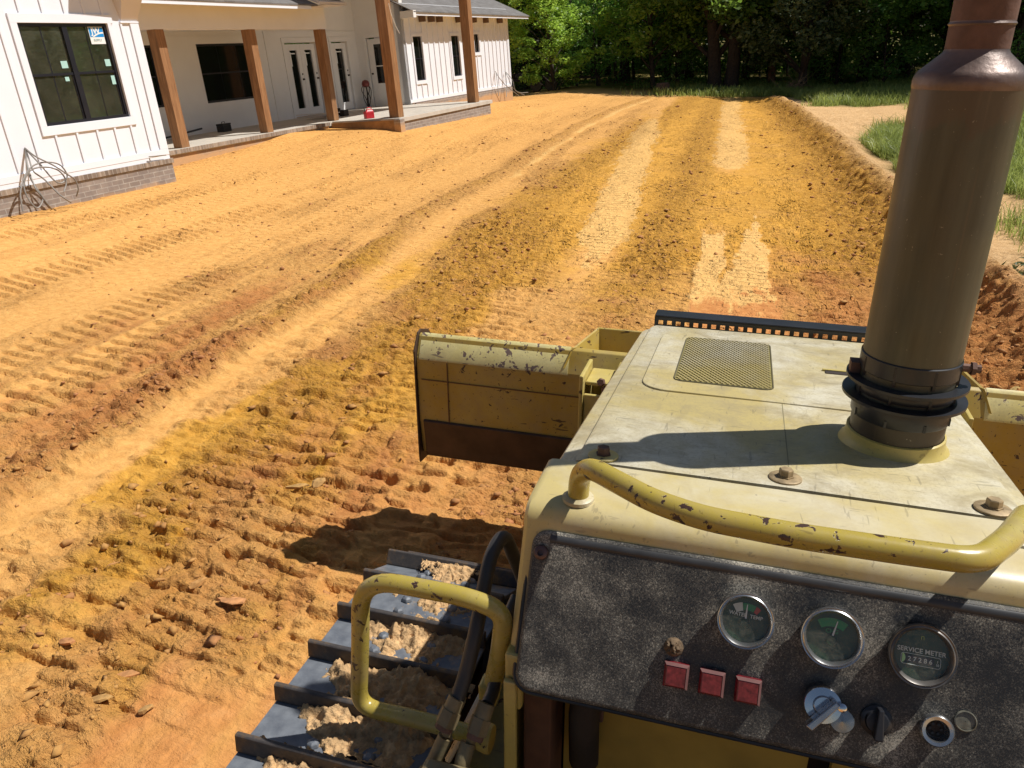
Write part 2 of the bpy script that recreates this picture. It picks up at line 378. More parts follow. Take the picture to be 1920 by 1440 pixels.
def text_mesh(body, size, mat, name, parent, M4, extrude=.0004, bold=0):
    cu = bpy.data.curves.new(name, 'FONT'); cu.body = body; cu.size = size; cu.extrude = extrude; cu.align_x = 'CENTER'; cu.align_y = 'CENTER'; cu.offset = bold
    t = bpy.data.objects.new(name+'_c', cu); col.objects.link(t)
    dg = bpy.context.evaluated_depsgraph_get(); dg.update(); me = bpy.data.meshes.new_from_object(t.evaluated_get(dg))
    bpy.data.objects.remove(t); me.name = name; me.transform(M4); me.materials.clear(); me.materials.append(mat)
    o = bpy.data.objects.new(name, me); col.objects.link(o); o.parent = parent; return o

# ------------------------------------------------------------------ numpy noise
def _h(ix, iy, s=0):
    n = (ix.astype(np.int64)*374761393+iy.astype(np.int64)*668265263+s*1442695041) & 0x7fffffff
    n = ((n ^ (n >> 13))*1274126177) & 0x7fffffff; n = n ^ (n >> 16)
    return (n & 0xffffff)/float(0xffffff)
def vnoise(x, y, s=0):
    ix = np.floor(x); iy = np.floor(y); fx = x-ix; fy = y-iy; u = fx*fx*fx*(fx*(fx*6-15)+10); v = fy*fy*fy*(fy*(fy*6-15)+10)
    a = _h(ix, iy, s); b = _h(ix+1, iy, s); c = _h(ix, iy+1, s); d = _h(ix+1, iy+1, s)
    return (a+(b-a)*u)+((c+(d-c)*u)-(a+(b-a)*u))*v
def fbm(x, y, o=4, s=0, g=.5):
    t = 0; a = 1; w_ = 0
    for i in range(o):
        t = t+a*vnoise(x+17.3*i, y-9.1*i, s+i); w_ += a; a *= g; x = x*2.03; y = y*2.03
    return t/w_
def worley(x, y, s=0):
    ix = np.floor(x); iy = np.floor(y); best = np.full(x.shape, 9.); idv = np.zeros(x.shape)
    for dx in (-1, 0, 1):
        for dy in (-1, 0, 1):
            cx = ix+dx; cy = iy+dy; px = cx+_h(cx, cy, s); py = cy+_h(cx, cy, s+5); d = (px-x)**2+(py-y)**2
            k = d < best; best = np.where(k, d, best); idv = np.where(k, _h(cx, cy, s+9), idv)
    return np.sqrt(best), idv
def sstep(a, b, x): t = np.clip((x-a)/(b-a), 0, 1); return t*t*(3-2*t)

# ------------------------------------------------------------------ terrain
def grade(x, y):
    xc = np.clip(x, -11.6, 3.2); z = -2.15-.066*xc-.021*np.minimum(y, 9)
    z = z+(.10+.20*sstep(12, 18, y)-.22*sstep(26, 32, y))*sstep(-6.0, -9.2, x)-.28*sstep(27, 36, y)*sstep(-8, -12, x)
    return z
Yk = np.array([-5, 0, 3, 5, 7, 10, 14.5, 21, 28, 33, 60])
def lane(xs): return lambda y: np.interp(y, Yk, xs)
L1 = lane([-3.7, -3.8, -3.85, -4.0, -4.1, -4.62, -4.69, -5.0, -5.0, -4.6, -4.3])   # cloddy windrow
LB = lane([-3.3, -3.4, -3.5, -3.66, -3.8, -4.2, -4.35, -4.7, -4.7, -4.35, -4.0])   # smooth scrape beside it
L2 = lane([-2.2, -2.4, -2.5, -2.7, -2.85, -3.2, -3.4, -3.15, -2.95, -2.8, -2.6])   # broad rough strip
L3 = lane([-1.5, -1.6, -1.6, -1.65, -1.7, -1.86, -2.25, -2.85, -3.3, -3.6, -3.8])  # bright smooth scrape
L4 = lane([-1.0, -1.0, -1.0, -1.0, -1.05, -1.12, -1.2, -1.38, -1.6, -1.75, -1.9])  # rough strip
L5 = lane([-.3, -.3, -.3, -.3, -.3, -.32, -.4, -.65, -.9, -1.1, -1.3])             # smooth lane in front of the machine
L6 = lane([.75, .75, .75, .75, .72, .8, .7, .45, .0, -.2, -.5])                    # cleat printed lane
LBm = lane([2.25, 2.25, 2.3, 2.3, 2.2, 1.9, 1.82, 1.5, .98, .48, .2])              # crest of the berm
def bump1(d, w_): return np.exp(-(d/w_)**2)
def terrain(x, y):
    g = grade(x, y)
    yard = sstep(37, 33.5, y+.12*x+1.2*(vnoise(x*.35, y*.35, 3)-.5))                       # bare soil, up to the wood's edge
    bm = LBm(y)+.10*(fbm(x*0+3, y*.7, 3, 5)-.5)*2
    inside = sstep(.25, -.25, x-bm)
    soil = yard*inside
    far_damp = 1/(1+np.maximum(y-12, 0)*.03)
    wob = (fbm(x*.9, y*.35, 3, 11)-.5)
    d1 = x-L1(y)+wob*.25; d2 = x-L2(y)+wob*.3; d4 = x-L4(y)+wob*.2; d6 = x-L6(y)+wob*.1
    c1 = bump1(d1, .20)*(.55+.9*fbm(x*.8, y*.8, 2, 21)); c2 = bump1(d2, .42)*.8*(.4+fbm(x*.7, y*.5, 2, 22))*sstep(4.5, 8.5, y); c4 = bump1(d4, .36)*.7
    c0 = bump1(x+7.2-.05*y+wob, .35)*.35+bump1(x+6.0-.07*y+wob*1.2, .28)*.3+bump1(x+8.8+wob, .3)*.25
    cb = bump1(x-bm+.25, .55)
    brk = .45+1.0*fbm(x*1.6, y*.6, 4, 33)
    smoothm = np.clip((bump1(x-LB(y)+wob*.16, .11)+bump1(x-L3(y)+wob*.2, .26)*sstep(6, 9, y)+bump1(x-L5(y)+wob*.2, .34)*sstep(14.5, 16.5, y))*brk, 0, 1)
    pn_ = vnoise(x*2.2, y*2.2, 8)-.5
    clay_pad = np.maximum(sstep(-2.1, -1.85, x+.5*pn_)*sstep(2.0, 1.75, y+.3*pn_), sstep(-1.30, -1.12, x+.15*pn_)*sstep(2.6, 2.3, y))
    we = .16*(fbm(x*9, y*3.5, 4, 9)-.5)
    wA = sstep(.17, .11, np.abs(x+.46+.02*(y-9)+.10*pn_)+we)*sstep(6.0, 6.4, y)*sstep(11.4, 10.0, y+pn_+9*we)
    wB = sstep(0, .05, .30*np.clip((12.0-y)/4.5, 0, 1.1)-np.abs(x+.02-.015*(y-9)+.08*pn_)+we)*sstep(6.0, 6.4, y)
    wedge = np.clip(wA+wB, 0, 1)
    smoothm = np.maximum(np.maximum(smoothm, clay_pad*.85), wedge*.9)
    leftflat = sstep(-3.6, -6.5, x)
    st = fbm((x-L1(y))*2.2, y*.22+.3*x, 4, 35); st2 = fbm((x-L1(y))*5.0, y*.5, 3, 36)
    streak = sstep(.50, .66, st*.7+st2*.3)
    rough = np.clip(c1+c2+c4+c0+cb*1.1+.55*streak*sstep(-.5, -3.5, x)+.22*sstep(-4.2, -2.6, x)*sstep(14, 4, y)+.20+.22*sstep(-.2, .9, x), 0, 1.4)*(1-smoothm*.92)*(1-.45*leftflat)
    reg = fbm(x*1.1, y*1.1, 3, 31)
    rough = rough*(.35+1.3*reg)
    # clods
    w1, i1 = worley(x*7+wob, y*9, 41); w2, i2 = worley(x*16, y*20, 43); w3, i3 = worley(x*38, y*46, 45)
    cl1 = np.clip(.62-w1, 0, 1)*(i1 > .45)*i1; cl2 = np.clip(.6-w2, 0, 1)*(i2 > .3)*i2; cl3 = np.clip(.6-w3, 0, 1)*i3
    n1 = fbm(x*5, y*7, 5, 51, .6)-.5
    wx = x+.05*(vnoise(x*9, y*9, 65)-.5); wy = y+.05*(vnoise(x*9+5, y*9, 66)-.5)
    f3 = fbm(wx*9, wy*15, 2, 67); f4 = fbm(wx*19, wy*34, 2, 68)
    crust = .012*sstep(.50, .56, f3)*(.4+f3)+.007*sstep(.52, .58, f4)
    nf = sstep(8, 4.5, y)*(1-np.clip(c1*1.4, 0, 1))
    hz = soil*(rough*((.034*cl1*sstep(.5, .95, rough)+.026*cl2)*(1-.9*nf)+.008*cl3+.028*n1*(1-.75*nf)+crust*(1.4-.5*nf))+.010*(fbm(x*3, y*2, 3, 53)-.5)+.004*(fbm(x*20, y*20, 3, 57)-.5))
    # torn plate-like flakes in the near clay
    fl = vnoise(x*6+2*vnoise(x*3, y*3, 61), y*9, 62); fl2 = vnoise(x*13, y*21+2*vnoise(x*5, y*5, 64), 63)
    near = sstep(8, 4.5, y)*sstep(-6, -4, x)
    hz = hz+soil*near*(1-smoothm)*(.026*np.clip((fl-.52)*14, 0, 1)*(fl*1.3)+.017*np.clip((fl2-.54)*16, 0, 1))
    # windrow bodies
    hz = hz+soil*(c1*.045+c2*.018+c4*.02+c0*.02)
    # cleat prints
    def groove(ph):
        fr = ph-np.floor(ph)
        return np.where(fr < .10, -1., np.where(fr < .15, -1+1.7*(fr-.10)/.05, np.where(fr < .8, .7-.7*(fr-.15)/.65, -(fr-.8)/.2)))
    jit = .07*(vnoise(x*1.2, y*1.3, 77)-.5)+.020*(vnoise(x*6, y*3, 78)-.5)+.007*(vnoise(x*30, y*19, 79)-.5)
    def cleat(xc, hw, amp, p=.15, sd=0, skew=0, th=.42):
        e = np.abs(x-xc)+.05*(vnoise(x*3, y*9, 80+sd)-.5)
        return sstep(hw, hw-.04, e)*sstep(th, th+.07, fbm(x*1.3+sd, y*.9, 4, 71+sd))*amp*groove((y+skew*(x-xc)+jit)/p+sd*.37)
    uu = x-L4(y)*.5-L2(y)*.5; kk = np.floor(uu/.62); ue = np.abs(uu/.62-kk-.5)
    pres = sstep(.40, .48, fbm(x*1.1+kk*3.1, y*.8, 4, 72))*sstep(.5, .44, ue)
    allm = sstep(-3.45, -3.2, x+.15*(vnoise(x, y*.7, 73)-.5))*(1-smoothm*.8)
    ax = np.where(kk % 2 == 0, .17, .15)
    hz = hz+soil*pres*allm*(.019+.008*sstep(-1., .4, x))*(.6+.8*fbm(x*2.1, y*2.1, 3, 75))*groove((y+jit+.06*uu)/ax+_h(kk, kk*0, 74)*5)
    hz = hz+soil*(cleat(L6(y), .25, .034, sd=1, th=.30)+cleat(-5.15-.06*y, .28, .022, sd=5, skew=.15)+cleat(-7.3+.02*y, .32, .030, sd=6, skew=.25, th=.36)+cleat(-9.3+.05*y, .3, .030, sd=7, skew=.25)
        + cleat(-4.7+0*y, .35, .022, .16, 10, .14, .40)*sstep(7, 5, y))
    hz = hz*(.6+.4*far_damp)
    # berm and the bank outside it
    be = bump1(x-bm, .34)*(.20+.12*fbm(x*2, y*1.5, 3, 81))*sstep(37, 30, y)
    out = 1-inside
    hz = hz+be*(1+.4*(fbm(x*6, y*6, 4, 83)-.5))+cb*.09*cl1*yard+cb*.05*(fbm(x*9, y*9, 4, 84)-.5)*yard
    hz = hz+out*(.10+.03*(fbm(x*.8, y*.8, 3, 85)-.5)*2+.012*(fbm(x*9, y*9, 3, 86)-.5))*sstep(37, 31, y)
    hz = hz+out*sstep(30, 26, y)*sstep(17, 21, y)*cleat(LBm(y)+1.6, 1.0, .04, .4, 12, 0, .2)
    wood = 1-yard
    hz = hz+wood*(.08*(fbm(x*.5, y*.5, 3, 91)-.5)+.02*(fbm(x*4, y*4, 3, 92)-.5))
    # soil banked up against the porch corners
    hz = hz+.10*np.exp(-((x+10.8)**2/.5+(y-16.6)**2/.6))
    return g+hz, dict(soil=soil, wedge=wedge, smooth=smoothm, streak=streak, rough=rough, c=np.clip(c1+c2+c4+cb, 0, 1), yard=yard, out=out, pad=clay_pad, cl=cl1+cl2, reg=reg)
def zg(x, y): 
    a = np.atleast_1d(np.asarray(x, float)); b = np.atleast_1d(np.asarray(y, float)); return float(terrain(a, b)[0][0])

def polar_axis():
    th = []
    a = -180.
    while a < 180:
        th.append(a); inside = -62 <= a <= 44
        a += .14 if inside else 4.
    th = np.radians(np.array(th+[180.]))
    r = [.45]
    while r[-1] < 75: r.append(r[-1]*(1.0029 if r[-1] < 14 else 1.0042))
    while r[-1] < 700: r.append(r[-1]*1.25)
    return th, np.array(r)
th, rr_ = polar_axis()
TT, RR = np.meshgrid(th, rr_)
GX = RR*np.sin(TT); GY = RR*np.cos(TT)
GZ, A = terrain(GX.ravel(), GY.ravel())
nr, ntm = GX.shape
V = np.stack([GX.ravel(), GY.ravel(), GZ], 1)
idx = np.arange(nr*ntm).reshape(nr, ntm)
F = np.stack([idx[:-1, :-1], idx[:-1, 1:], idx[1:, 1:], idx[1:, :-1]], -1).reshape(-1, 4)[:, ::-1]
c0 = len(V); V = np.vstack([V, [[0, 0, -2.15]]])
def mk_ground():
    mt, nt, b = new_mat('red_clay_and_sand'); k = N(nt)
    at = k.n('ShaderNodeAttribute', attribute_name='soil'); sp = k.n('ShaderNodeSeparateColor'); k.l(at.outputs['Color'], sp.inputs[0])
    co = k.co(); n1 = k.noise(co, 1.4, 6, .6, .4); n2 = k.noise(co, 13, 6, .65); n3 = k.noise(co, 70, 4, .7)
    sand = k.ramp(n2, [(.3, (.55, .27, .072)), (.7, (.73, .405, .13))])
    clay = k.ramp(n2, [(.3, (.42, .155, .045)), (.55, (.55, .24, .075)), (.8, (.64, .33, .12))])
    ochre = k.ramp(n2, [(.3, (.49, .235, .028)), (.7, (.69, .37, .07))])
    jit = k.math('MULTIPLY', k.math('SUBTRACT', n1, .5), .9)
    jit2 = k.math('MULTIPLY', k.math('SUBTRACT', n2, .5), .5)
    cf = k.ramp(k.math('ADD', k.math('ADD', sp.outputs[0], jit), jit2), [(.32, 0.), (.72, 1.)])
    of = k.ramp(k.math('ADD', k.math('SUBTRACT', sp.outputs[1], jit), jit2), [(.32, 0.), (.72, 1.)])
    c = k.mix(of, sand, ochre); c = k.mix(cf, c, clay)
    at2 = k.n('ShaderNodeAttribute', attribute_name='cover'); s2 = k.n('ShaderNodeSeparateColor'); k.l(at2.outputs['Color'], s2.inputs[0])
    pale = k.ramp(n2, [(.3, (.56, .34, .15)), (.7, (.74, .50, .26))])
    c = k.mix(s2.outputs[0], c, pale)
    grs = k.ramp(n2, [(.3, (.07, .085, .022)), (.7, (.17, .17, .055))]); c = k.mix(s2.outputs[1], c, grs)
    scp = k.ramp(n2, [(.3, (.60, .345, .11)), (.7, (.76, .475, .17))])
    cvn = k.noise(k.co((6, 1.6, 1)), 1., 7, .75, 1.0)
    c = k.mix(k.ramp(k.math('ADD', s2.outputs[2], k.math('MULTIPLY', k.math('SUBTRACT', cvn, .5), 2.6)), [(.40, 0.), (.58, .9)]), c, scp)
    rgh = sp.outputs[2]
    tc0 = k.n('ShaderNodeTexCoord'); sx0 = k.n('ShaderNodeSeparateXYZ'); k.l(tc0.outputs['Object'], sx0.inputs[0]); nfar = k.ramp(k.math('DIVIDE', sx0.outputs[1], 40.), [(.08, .5), (.22, 1.)])
    dk = k.math('MULTIPLY', k.ramp(k.noise(k.co((1, 1.7, 1)), 22, 5, .75, .6), [(.47, 0.), (.64, .85)]), k.math('MULTIPLY', k.math('ADD', k.math('MULTIPLY', rgh, 1.0), .08), nfar), True)  # dark speckle on rough soil: damp tone plus clod shadow in the colour
    c = k.mix(dk, c, (.29, .13, .034))
    c = k.mix(k.ramp(n3, [(.3, .25), (.6, 0.)]), c, (.30, .14, .05))
    k.l(c, b.inputs['Base Color']); b.inputs['Roughness'].default_value = .95; b.inputs['Specular IOR Level'].default_value = .15
    hh = k.math('ADD', k.math('MULTIPLY', n3, .35), k.math('MULTIPLY', k.noise(k.co((1, 1.6, 1)), 24, 5, .7), 1.))
    hh = k.math('ADD', hh, k.math('MULTIPLY', k.noise(k.co((1, 1.5, 1)), 7, 5, .7), 1.6))
    hh = k.math('MULTIPLY', hh, k.math('ADD', k.math('MULTIPLY', rgh, 1.3), .22))
    al = k.n('ShaderNodeAttribute', attribute_name='lanex'); un = k.math('DIVIDE', al.outputs['Fac'], .47); kk = k.math('FLOOR', un)
    wn = k.n('ShaderNodeTexWhiteNoise', noise_dimensions='1D'); k.l(kk, wn.inputs['W'])
    tc = k.n('ShaderNodeTexCoord'); sxy = k.n('ShaderNodeSeparateXYZ'); k.l(tc.outputs['Object'], sxy.inputs[0])
    ph = k.math('ADD', k.math('ADD', k.math('DIVIDE', sxy.outputs[1], .16), k.math('MULTIPLY', k.noise(k.co((1.6, 1, 1)), 3, 4, .65), 2.2)), k.math('MULTIPLY', wn.outputs[0], 6.))
    gv = k.ramp(k.math('FRACT', ph), [(0., 0.), (.10, 0.), (.17, 1.), (.8, .4), (1., 0.)])
    prs = k.ramp(k.noise(k.co((1.5, .9, 1)), 1.1, 5, .65), [(.44, 0.), (.54, 1.)])
    reg = k.math('MULTIPLY', prs, k.ramp(k.math('ADD', k.math('MULTIPLY', al.outputs['Fac'], .1), .5), [(.33, .35), (.40, 1.), (.78, 1.), (.80, 0.)]))
    reg = k.math('MULTIPLY', reg, k.math('SUBTRACT', 1., k.math('MAXIMUM', s2.outputs[0], s2.outputs[1])))
    far = k.ramp(k.math('DIVIDE', sxy.outputs[1], 40.), [(.12, .0), (.2, 1.)])
    hh = k.math('ADD', hh, k.math('MULTIPLY', k.math('MULTIPLY', gv, reg), k.math('MULTIPLY', far, 2.0)))
    k.bump(hh, .9, .03, b)
    return mt
M['ground'] = mk_ground()
ground = np_mesh('ground', V[:c0], F, M['ground'], smooth=True)
ground['kind'] = 'structure'
x_, y_ = V[:c0, 0], V[:c0, 1]
clay = .08+.35*bump1(x_-LB(y_), .16)*sstep(12, 8, y_)+.34*np.exp(-((x_+1.35)/.9)**2-((y_-3.0)/2.4)**2)+.40*A['pad']+.15*A['streak']+.3*(fbm(x_*.5,y_*.3,3,99)-.5)+.5*sstep(11, 6, y_)*sstep(-.9, .2, x_)-.35*sstep(8, 14, y_)-.25*sstep(-4.5, -6, x_)+.18*sstep(.4, 1.6, x_)+.2*A['rough']*sstep(10, 5, y_)+.35*sstep(28, 34, y_)*sstep(-1, -5, x_)
och = .10+.85*np.exp(-((x_+2.7+.05*y_)/1.3)**2)*sstep(12, 4, y_)*sstep(.36, .58, fbm(x_*1.1, y_*.5, 4, 98))+.65*sstep(-4.8, -2.5, x_)*sstep(5, 10, y_)+.3*A['c']
clay = clay-A['smooth']*.25*(1-A['pad'])*(1-A['wedge'])+.5*A['wedge']*sstep(8.2, 6.9, y_)
stk = fbm((x_-L1(y_))*4.5, y_*.35, 4, 37); stk2 = fbm((x_-L1(y_))*11, y_*.6, 3, 38)
clay = clay+1.1*(stk-.48)*sstep(-3., -4.2, x_)+.35*(stk2-.5)
cv = np.zeros((c0, 4), np.float32); cv[:, 0] = np.clip(clay, 0, 1); cv[:, 1] = np.clip(och*(1-.5*A['smooth']), 0, 1); cv[:, 2] = np.clip(A['rough']+.35*A['c']*sstep(6, 10, y_), 0, 1); lanex_ = (x_-L4(y_)*.5-L2(y_)*.5); cv[:, 3] = 1
ca = ground.data.color_attributes.new('soil', 'FLOAT_COLOR', 'POINT'); ca.data.foreach_set('color', cv.ravel())
gr_n = fbm(x_*.6, y_*.6, 3, 95)
def grass_amt(x, y):
    bm = LBm(y); n_ = fbm(x*.55, y*.4, 3, 95)
    a = sstep(.55, 1.25, x-bm+(n_-.5)*1.6)*sstep(.26, .40, n_+.10*sstep(2.5, 5, x-bm))*(.25+.75*sstep(10.5, 13, y))
    a = a*(1-.9*sstep(13.5, 11.5, y)*sstep(8.2, 9.3, y)*0)*sstep(4, 7.5, y)
    lane_ = sstep(22, 24, y)*sstep(30.5, 29.5, y)*sstep(4.3, 3.2, x-bm)
    a = a*(1-lane_)
    wood = sstep(34.5, 36.5, y+.12*x+1.2*(vnoise(x*.35, y*.35, 3)-.5))
    a = np.maximum(a, sstep(29.5, 31.5, y)*sstep(.8, 1.6, x-bm)*sstep(.34, .5, n_)); a2 = wood*sstep(-7, -1, x)*sstep(.30, .5, fbm(x*.4, y*.4, 3, 96))
    return np.clip(np.maximum(a, a2), 0, 1)
GA = grass_amt(x_, y_)
la = ground.data.attributes.new('lanex', 'FLOAT', 'POINT'); la.data.foreach_set('value', lanex_.astype(np.float32))
wood_ = 1-A['yard']
cc = np.zeros((c0, 4), np.float32)
cc[:, 0] = np.clip(A['out']*A['yard']+wood_*sstep(40, 37, y_+.1*x_)*.5, 0, 1); cc[:, 1] = np.clip(GA*.75+wood_*sstep(37, 41, y_+.1*x_)*.9, 0, 1)
lane_on = np.maximum(bump1(x_-L3(y_), .45)*sstep(8.5, 10, y_)*sstep(27, 22, y_), bump1(x_-L5(y_), .5)*sstep(15, 17, y_)*.8)
lane_on = np.maximum(lane_on, .4*bump1(x_-LB(y_), .2)*sstep(11, 15, y_))
cc[:, 2] = np.clip(sstep(.12, .75, (A['smooth']*.35+.65*lane_on)*(.5+1.0*fbm(x_*2.6, y_*.8, 5, 97)))*(1-A['pad'])*sstep(4.5, 6.5, y_)*(1-.7*sstep(-2.9, -3.3, x_)*sstep(14, 9, y_))*A['yard']*.9+A['wedge']*sstep(6.9, 8.2, y_+.8*(vnoise(x_*3, y_*3, 7)-.5))*.85, 0, 1)
cc[:, 3] = 1
ca = ground.data.color_attributes.new('cover', 'FLOAT_COLOR', 'POINT'); ca.data.foreach_set('color', cc.ravel())

# ================================================================== BULLDOZER (authored in the machine frame, eye at the origin)
OFF = (.13, .9, -2.15)
Md = Matrix.Identity(4); oo = M_DOZ@np.array(OFF)
for i in range(3):
    for j in range(3): Md[i][j] = M_DOZ[i][j]
    Md[i][3] = oo[i]
doz = empty('bulldozer', mat=Md)
tag(doz, 'worn yellow crawler bulldozer seen from its seat, with tall exhaust stack on the hood', 'bulldozer')
def P(mb, name, mat, parent=None, **k): return mb.build(name, M[mat] if isinstance(mat, str) else mat, parent or doz, off=OFF, **k)
def dray(px, py): return D@np.array([px-960, py-720, FPX])
def yp(px, py, y): d = dray(px, py); return Vector(d*(y/d[1]))
HS = .08
def hz_(y): return -.75-HS*(y-1.35)
def hp(px, py, off=0): d = dray(px, py); return Vector(d*((-.75+off+HS*1.35)/(d[2]+HS*d[1])))
XC = .132
# hood: lofted lid with lower flank strips
def hood_section(y, xw, fw, drop, zdrop=0):
    z = hz_(y)-zdrop
    L = [(-fw, z-drop), (-fw, z-.032), (-fw+.008, z-.020), (-xw-.006, z-.012), (-xw-.003, z-.003), (-xw+.006, z), (0, z+.002)]
    full = L+[(-a, b) for a, b in L[::-1][1:]]
    return [(XC+a, y, b) for a, b in full]
mb = MB(); secs = [hood_section(1.352, .402, .452, .42), hood_section(1.6, .4, .449, .44), hood_section(2.0, .397, .442, .46), hood_section(2.5, .392, .43, .48), hood_section(2.545, .386, .424, .48, .004), hood_section(2.563, .376, .412, .48, .018), hood_section(2.570, .37, .406, .48, .05)]
ns = len(secs[0]); V_ = [p for s_ in secs for p in s_]
F_ = [(i*ns+k, i*ns+k+1, (i+1)*ns+k+1, (i+1)*ns+k) for i in range(len(secs)-1) for k in range(ns-1)]
F_ += [tuple(range(ns))[::-1], tuple((len(secs)-1)*ns+k for k in range(ns))]
mb.add(V_, F_); hood = P(mb, 'hood', 'hood', smooth=True, angle=28)
# raised pressed panel on the hood with rounded left corner
def rrect(x0, y0, x1, y1, r, n=7, corners=(1, 1, 1, 1)):
    out = []
    for (cx, cy, a, on) in ((x1-r, y1-r, 0, corners[0]), (x0+r, y1-r, 90, corners[1]), (x0+r, y0+r, 180, corners[2]), (x1-r, y0+r, 270, corners[3])):
        if on: out += [(cx+r*math.cos(math.radians(a+90*k/n)), cy+r*math.sin(math.radians(a+90*k/n))) for k in range(n+1)]
        else: out.append((cx+(r if a in (0, 270) else -r), cy+(r if a in (0, 90) else -r)))
    return out
hf = lambda u, v, t: (u, v, hz_(v)+.002+t)
mb = MB().prism(rrect(-.212, 1.838, .478, 2.44, .07, corners=(1, 1, 1, 1)), hf, -.002, .0035)
P(mb, 'raised_panel', 'hood', hood, bevel=.0025)
mb = MB()
gx0, gx1, gy0, gy1 = -.131, .118, 1.925, 2.38
mb.prism(rrect(gx0-.003, gy0-.003, gx1+.003, gy1+.003, .025), hf, .0036, .0042)
P(mb, 'grille_recess', simple('olive_grille_backing', (.26, .22, .06), .7, 0, .35, 9), hood)
mb = MB(); cell = .0138
def clipseg(x0, y0, dx, dy):
    t0, t1 = -9, 9
    for p, d, lo, hi in ((x0, dx, gx0+.003, gx1-.003), (y0, dy, gy0+.003, gy1-.003)):
        a, b = (lo-p)/d, (hi-p)/d
        if a > b: a, b = b, a
        t0, t1 = max(t0, a), min(t1, b)
    return (t0, t1) if t1 > t0 else None
for sgn in (1, -1):
    L_ = (gy1-gy0)*.62
    k = gx0-L_*1.05
    while k < gx1+L_*1.05:
        dx, dy = .62*sgn, 1.
        c = clipseg(k, gy0 if sgn > 0 else gy0, dx, dy)
        if c:
            a = (k+dx*c[0], gy0+dy*c[0]); b = (k+dx*c[1], gy0+dy*c[1]); wd = .0019
            z0 = .0062
            mb.add([hf(a[0]-wd, a[1], z0), hf(a[0]+wd, a[1], z0+.0014), hf(b[0]+wd, b[1], z0+.0014), hf(b[0]-wd, b[1], z0),
                    hf(a[0]-wd, a[1], z0-.001), hf(a[0]+wd, a[1], z0+.0004), hf(b[0]+wd, b[1], z0+.0004), hf(b[0]-wd, b[1], z0-.001)],
                   [(0, 1, 2, 3), (7, 6, 5, 4), (0, 4, 5, 1), (2, 6, 7, 3)])
        k += cell
P(mb, 'mesh_grille', 'cowl', hood)
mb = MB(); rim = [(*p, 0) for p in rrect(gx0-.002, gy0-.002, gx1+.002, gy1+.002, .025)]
mb.tube([hf(a, b, .0045) for a, b, _ in rim], .0022, 6, closed=True); P(mb, 'grille_rim', simple('dark_grille_rim', (.10, .085, .04), .8), hood)  # dark border tube round the grille
mb = MB().box((.262, 2.128, hz_(2.13)-.004), (.33, 2.148, hz_(2.13)+.0075)); P(mb, 'slot', 'dark', hood)
mb = MB().box((.255, 2.150, hz_(2.15)+.003), (.335, 2.158, hz_(2.15)+.011)); P(mb, 'catch', 'yellow', hood, bevel=.001)
mb = MB().add([hf(.1385, 1.40, .0006), hf(.1405, 1.40, .0006), hf(.1405, 1.836, .0006), hf(.1385, 1.836, .0006)], [(0, 1, 2, 3)]); P(mb, 'panel_seam', simple('faint_seam', (.22, .19, .10), .8), hood)
# seam gap
mb = MB().box((XC-.44, 1.344, -.80), (XC+.44, 1.352, -.762)); P(mb, 'seam_gap', 'dark')
# cowl behind the hood
prof = [(1.343, -.750), (1.22, -.7495), (1.19, -.7505), (1.172, -.755), (1.160, -.764), (1.154, -.778), (1.152, -.792), (1.058, -1.02), (1.058, -1.07), (1.343, -1.07)]
def cowlx(mb, x0, x1):
    n_ = len(prof); rings = []
    for x, ins in ((x0, .014), (x0+.003, .006), (x0+.010, .001), (x0+.018, 0), (x1-.018, 0), (x1-.010, .001), (x1-.003, .006), (x1, .014)):
        cy = 1.25; czz = -.9
        rings.append([(x, y+(ins if y < 1.3 else 0), z-(ins if z > -.95 else 0)) for y, z in prof])
    V_ = [p for r_ in rings for p in r_]; m_ = len(rings)
    F_ = [(i*n_+k, i*n_+(k+1) % n_, (i+1)*n_+(k+1) % n_, (i+1)*n_+k)[::-1] for i in range(m_-1) for k in range(n_)]
    F_ += [tuple(range(n_)), tuple((m_-1)*n_+k for k in range(n_))[::-1]]
    return mb.add(V_, F_)
cowl = P(cowlx(MB(), -.330, .592), 'cowl', M['cowl'], smooth=True, angle=30)
# side post under the cowl, firewall and dark innards
mb = MB().box((-.330, 1.04, -2.0), (-.318, 1.20, -1.055)); mb.box((-.330, 1.03, -1.9), (-.306, 1.042, -1.05)); P(mb, 'side_post', 'yellow', bevel=.003)
mb = MB().box((-.332, 1.045, -1.13), (-.300, 1.10, -1.0)); P(mb, 'post_gusset', 'yellow', bevel=.006)
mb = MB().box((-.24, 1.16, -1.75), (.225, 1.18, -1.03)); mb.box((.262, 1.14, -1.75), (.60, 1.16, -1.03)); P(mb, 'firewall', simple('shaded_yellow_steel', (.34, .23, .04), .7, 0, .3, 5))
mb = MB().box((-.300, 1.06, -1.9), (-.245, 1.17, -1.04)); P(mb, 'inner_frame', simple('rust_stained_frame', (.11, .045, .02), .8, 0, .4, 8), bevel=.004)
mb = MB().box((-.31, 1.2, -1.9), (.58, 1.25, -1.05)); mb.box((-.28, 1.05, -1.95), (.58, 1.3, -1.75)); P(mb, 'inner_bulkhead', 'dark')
mb = MB().tube([(-.19, 1.12, -1.3), (-.19, 1.10, -1.16), (-.19, 1.16, -1.06)], .03, 14); P(mb, 'steering_pipe', 'dark', smooth=True)
mb = MB().box((-.22, 1.145, -1.22), (-.16, 1.158, -1.14)); P(mb, 'cover_plate', 'rust', bevel=.003)
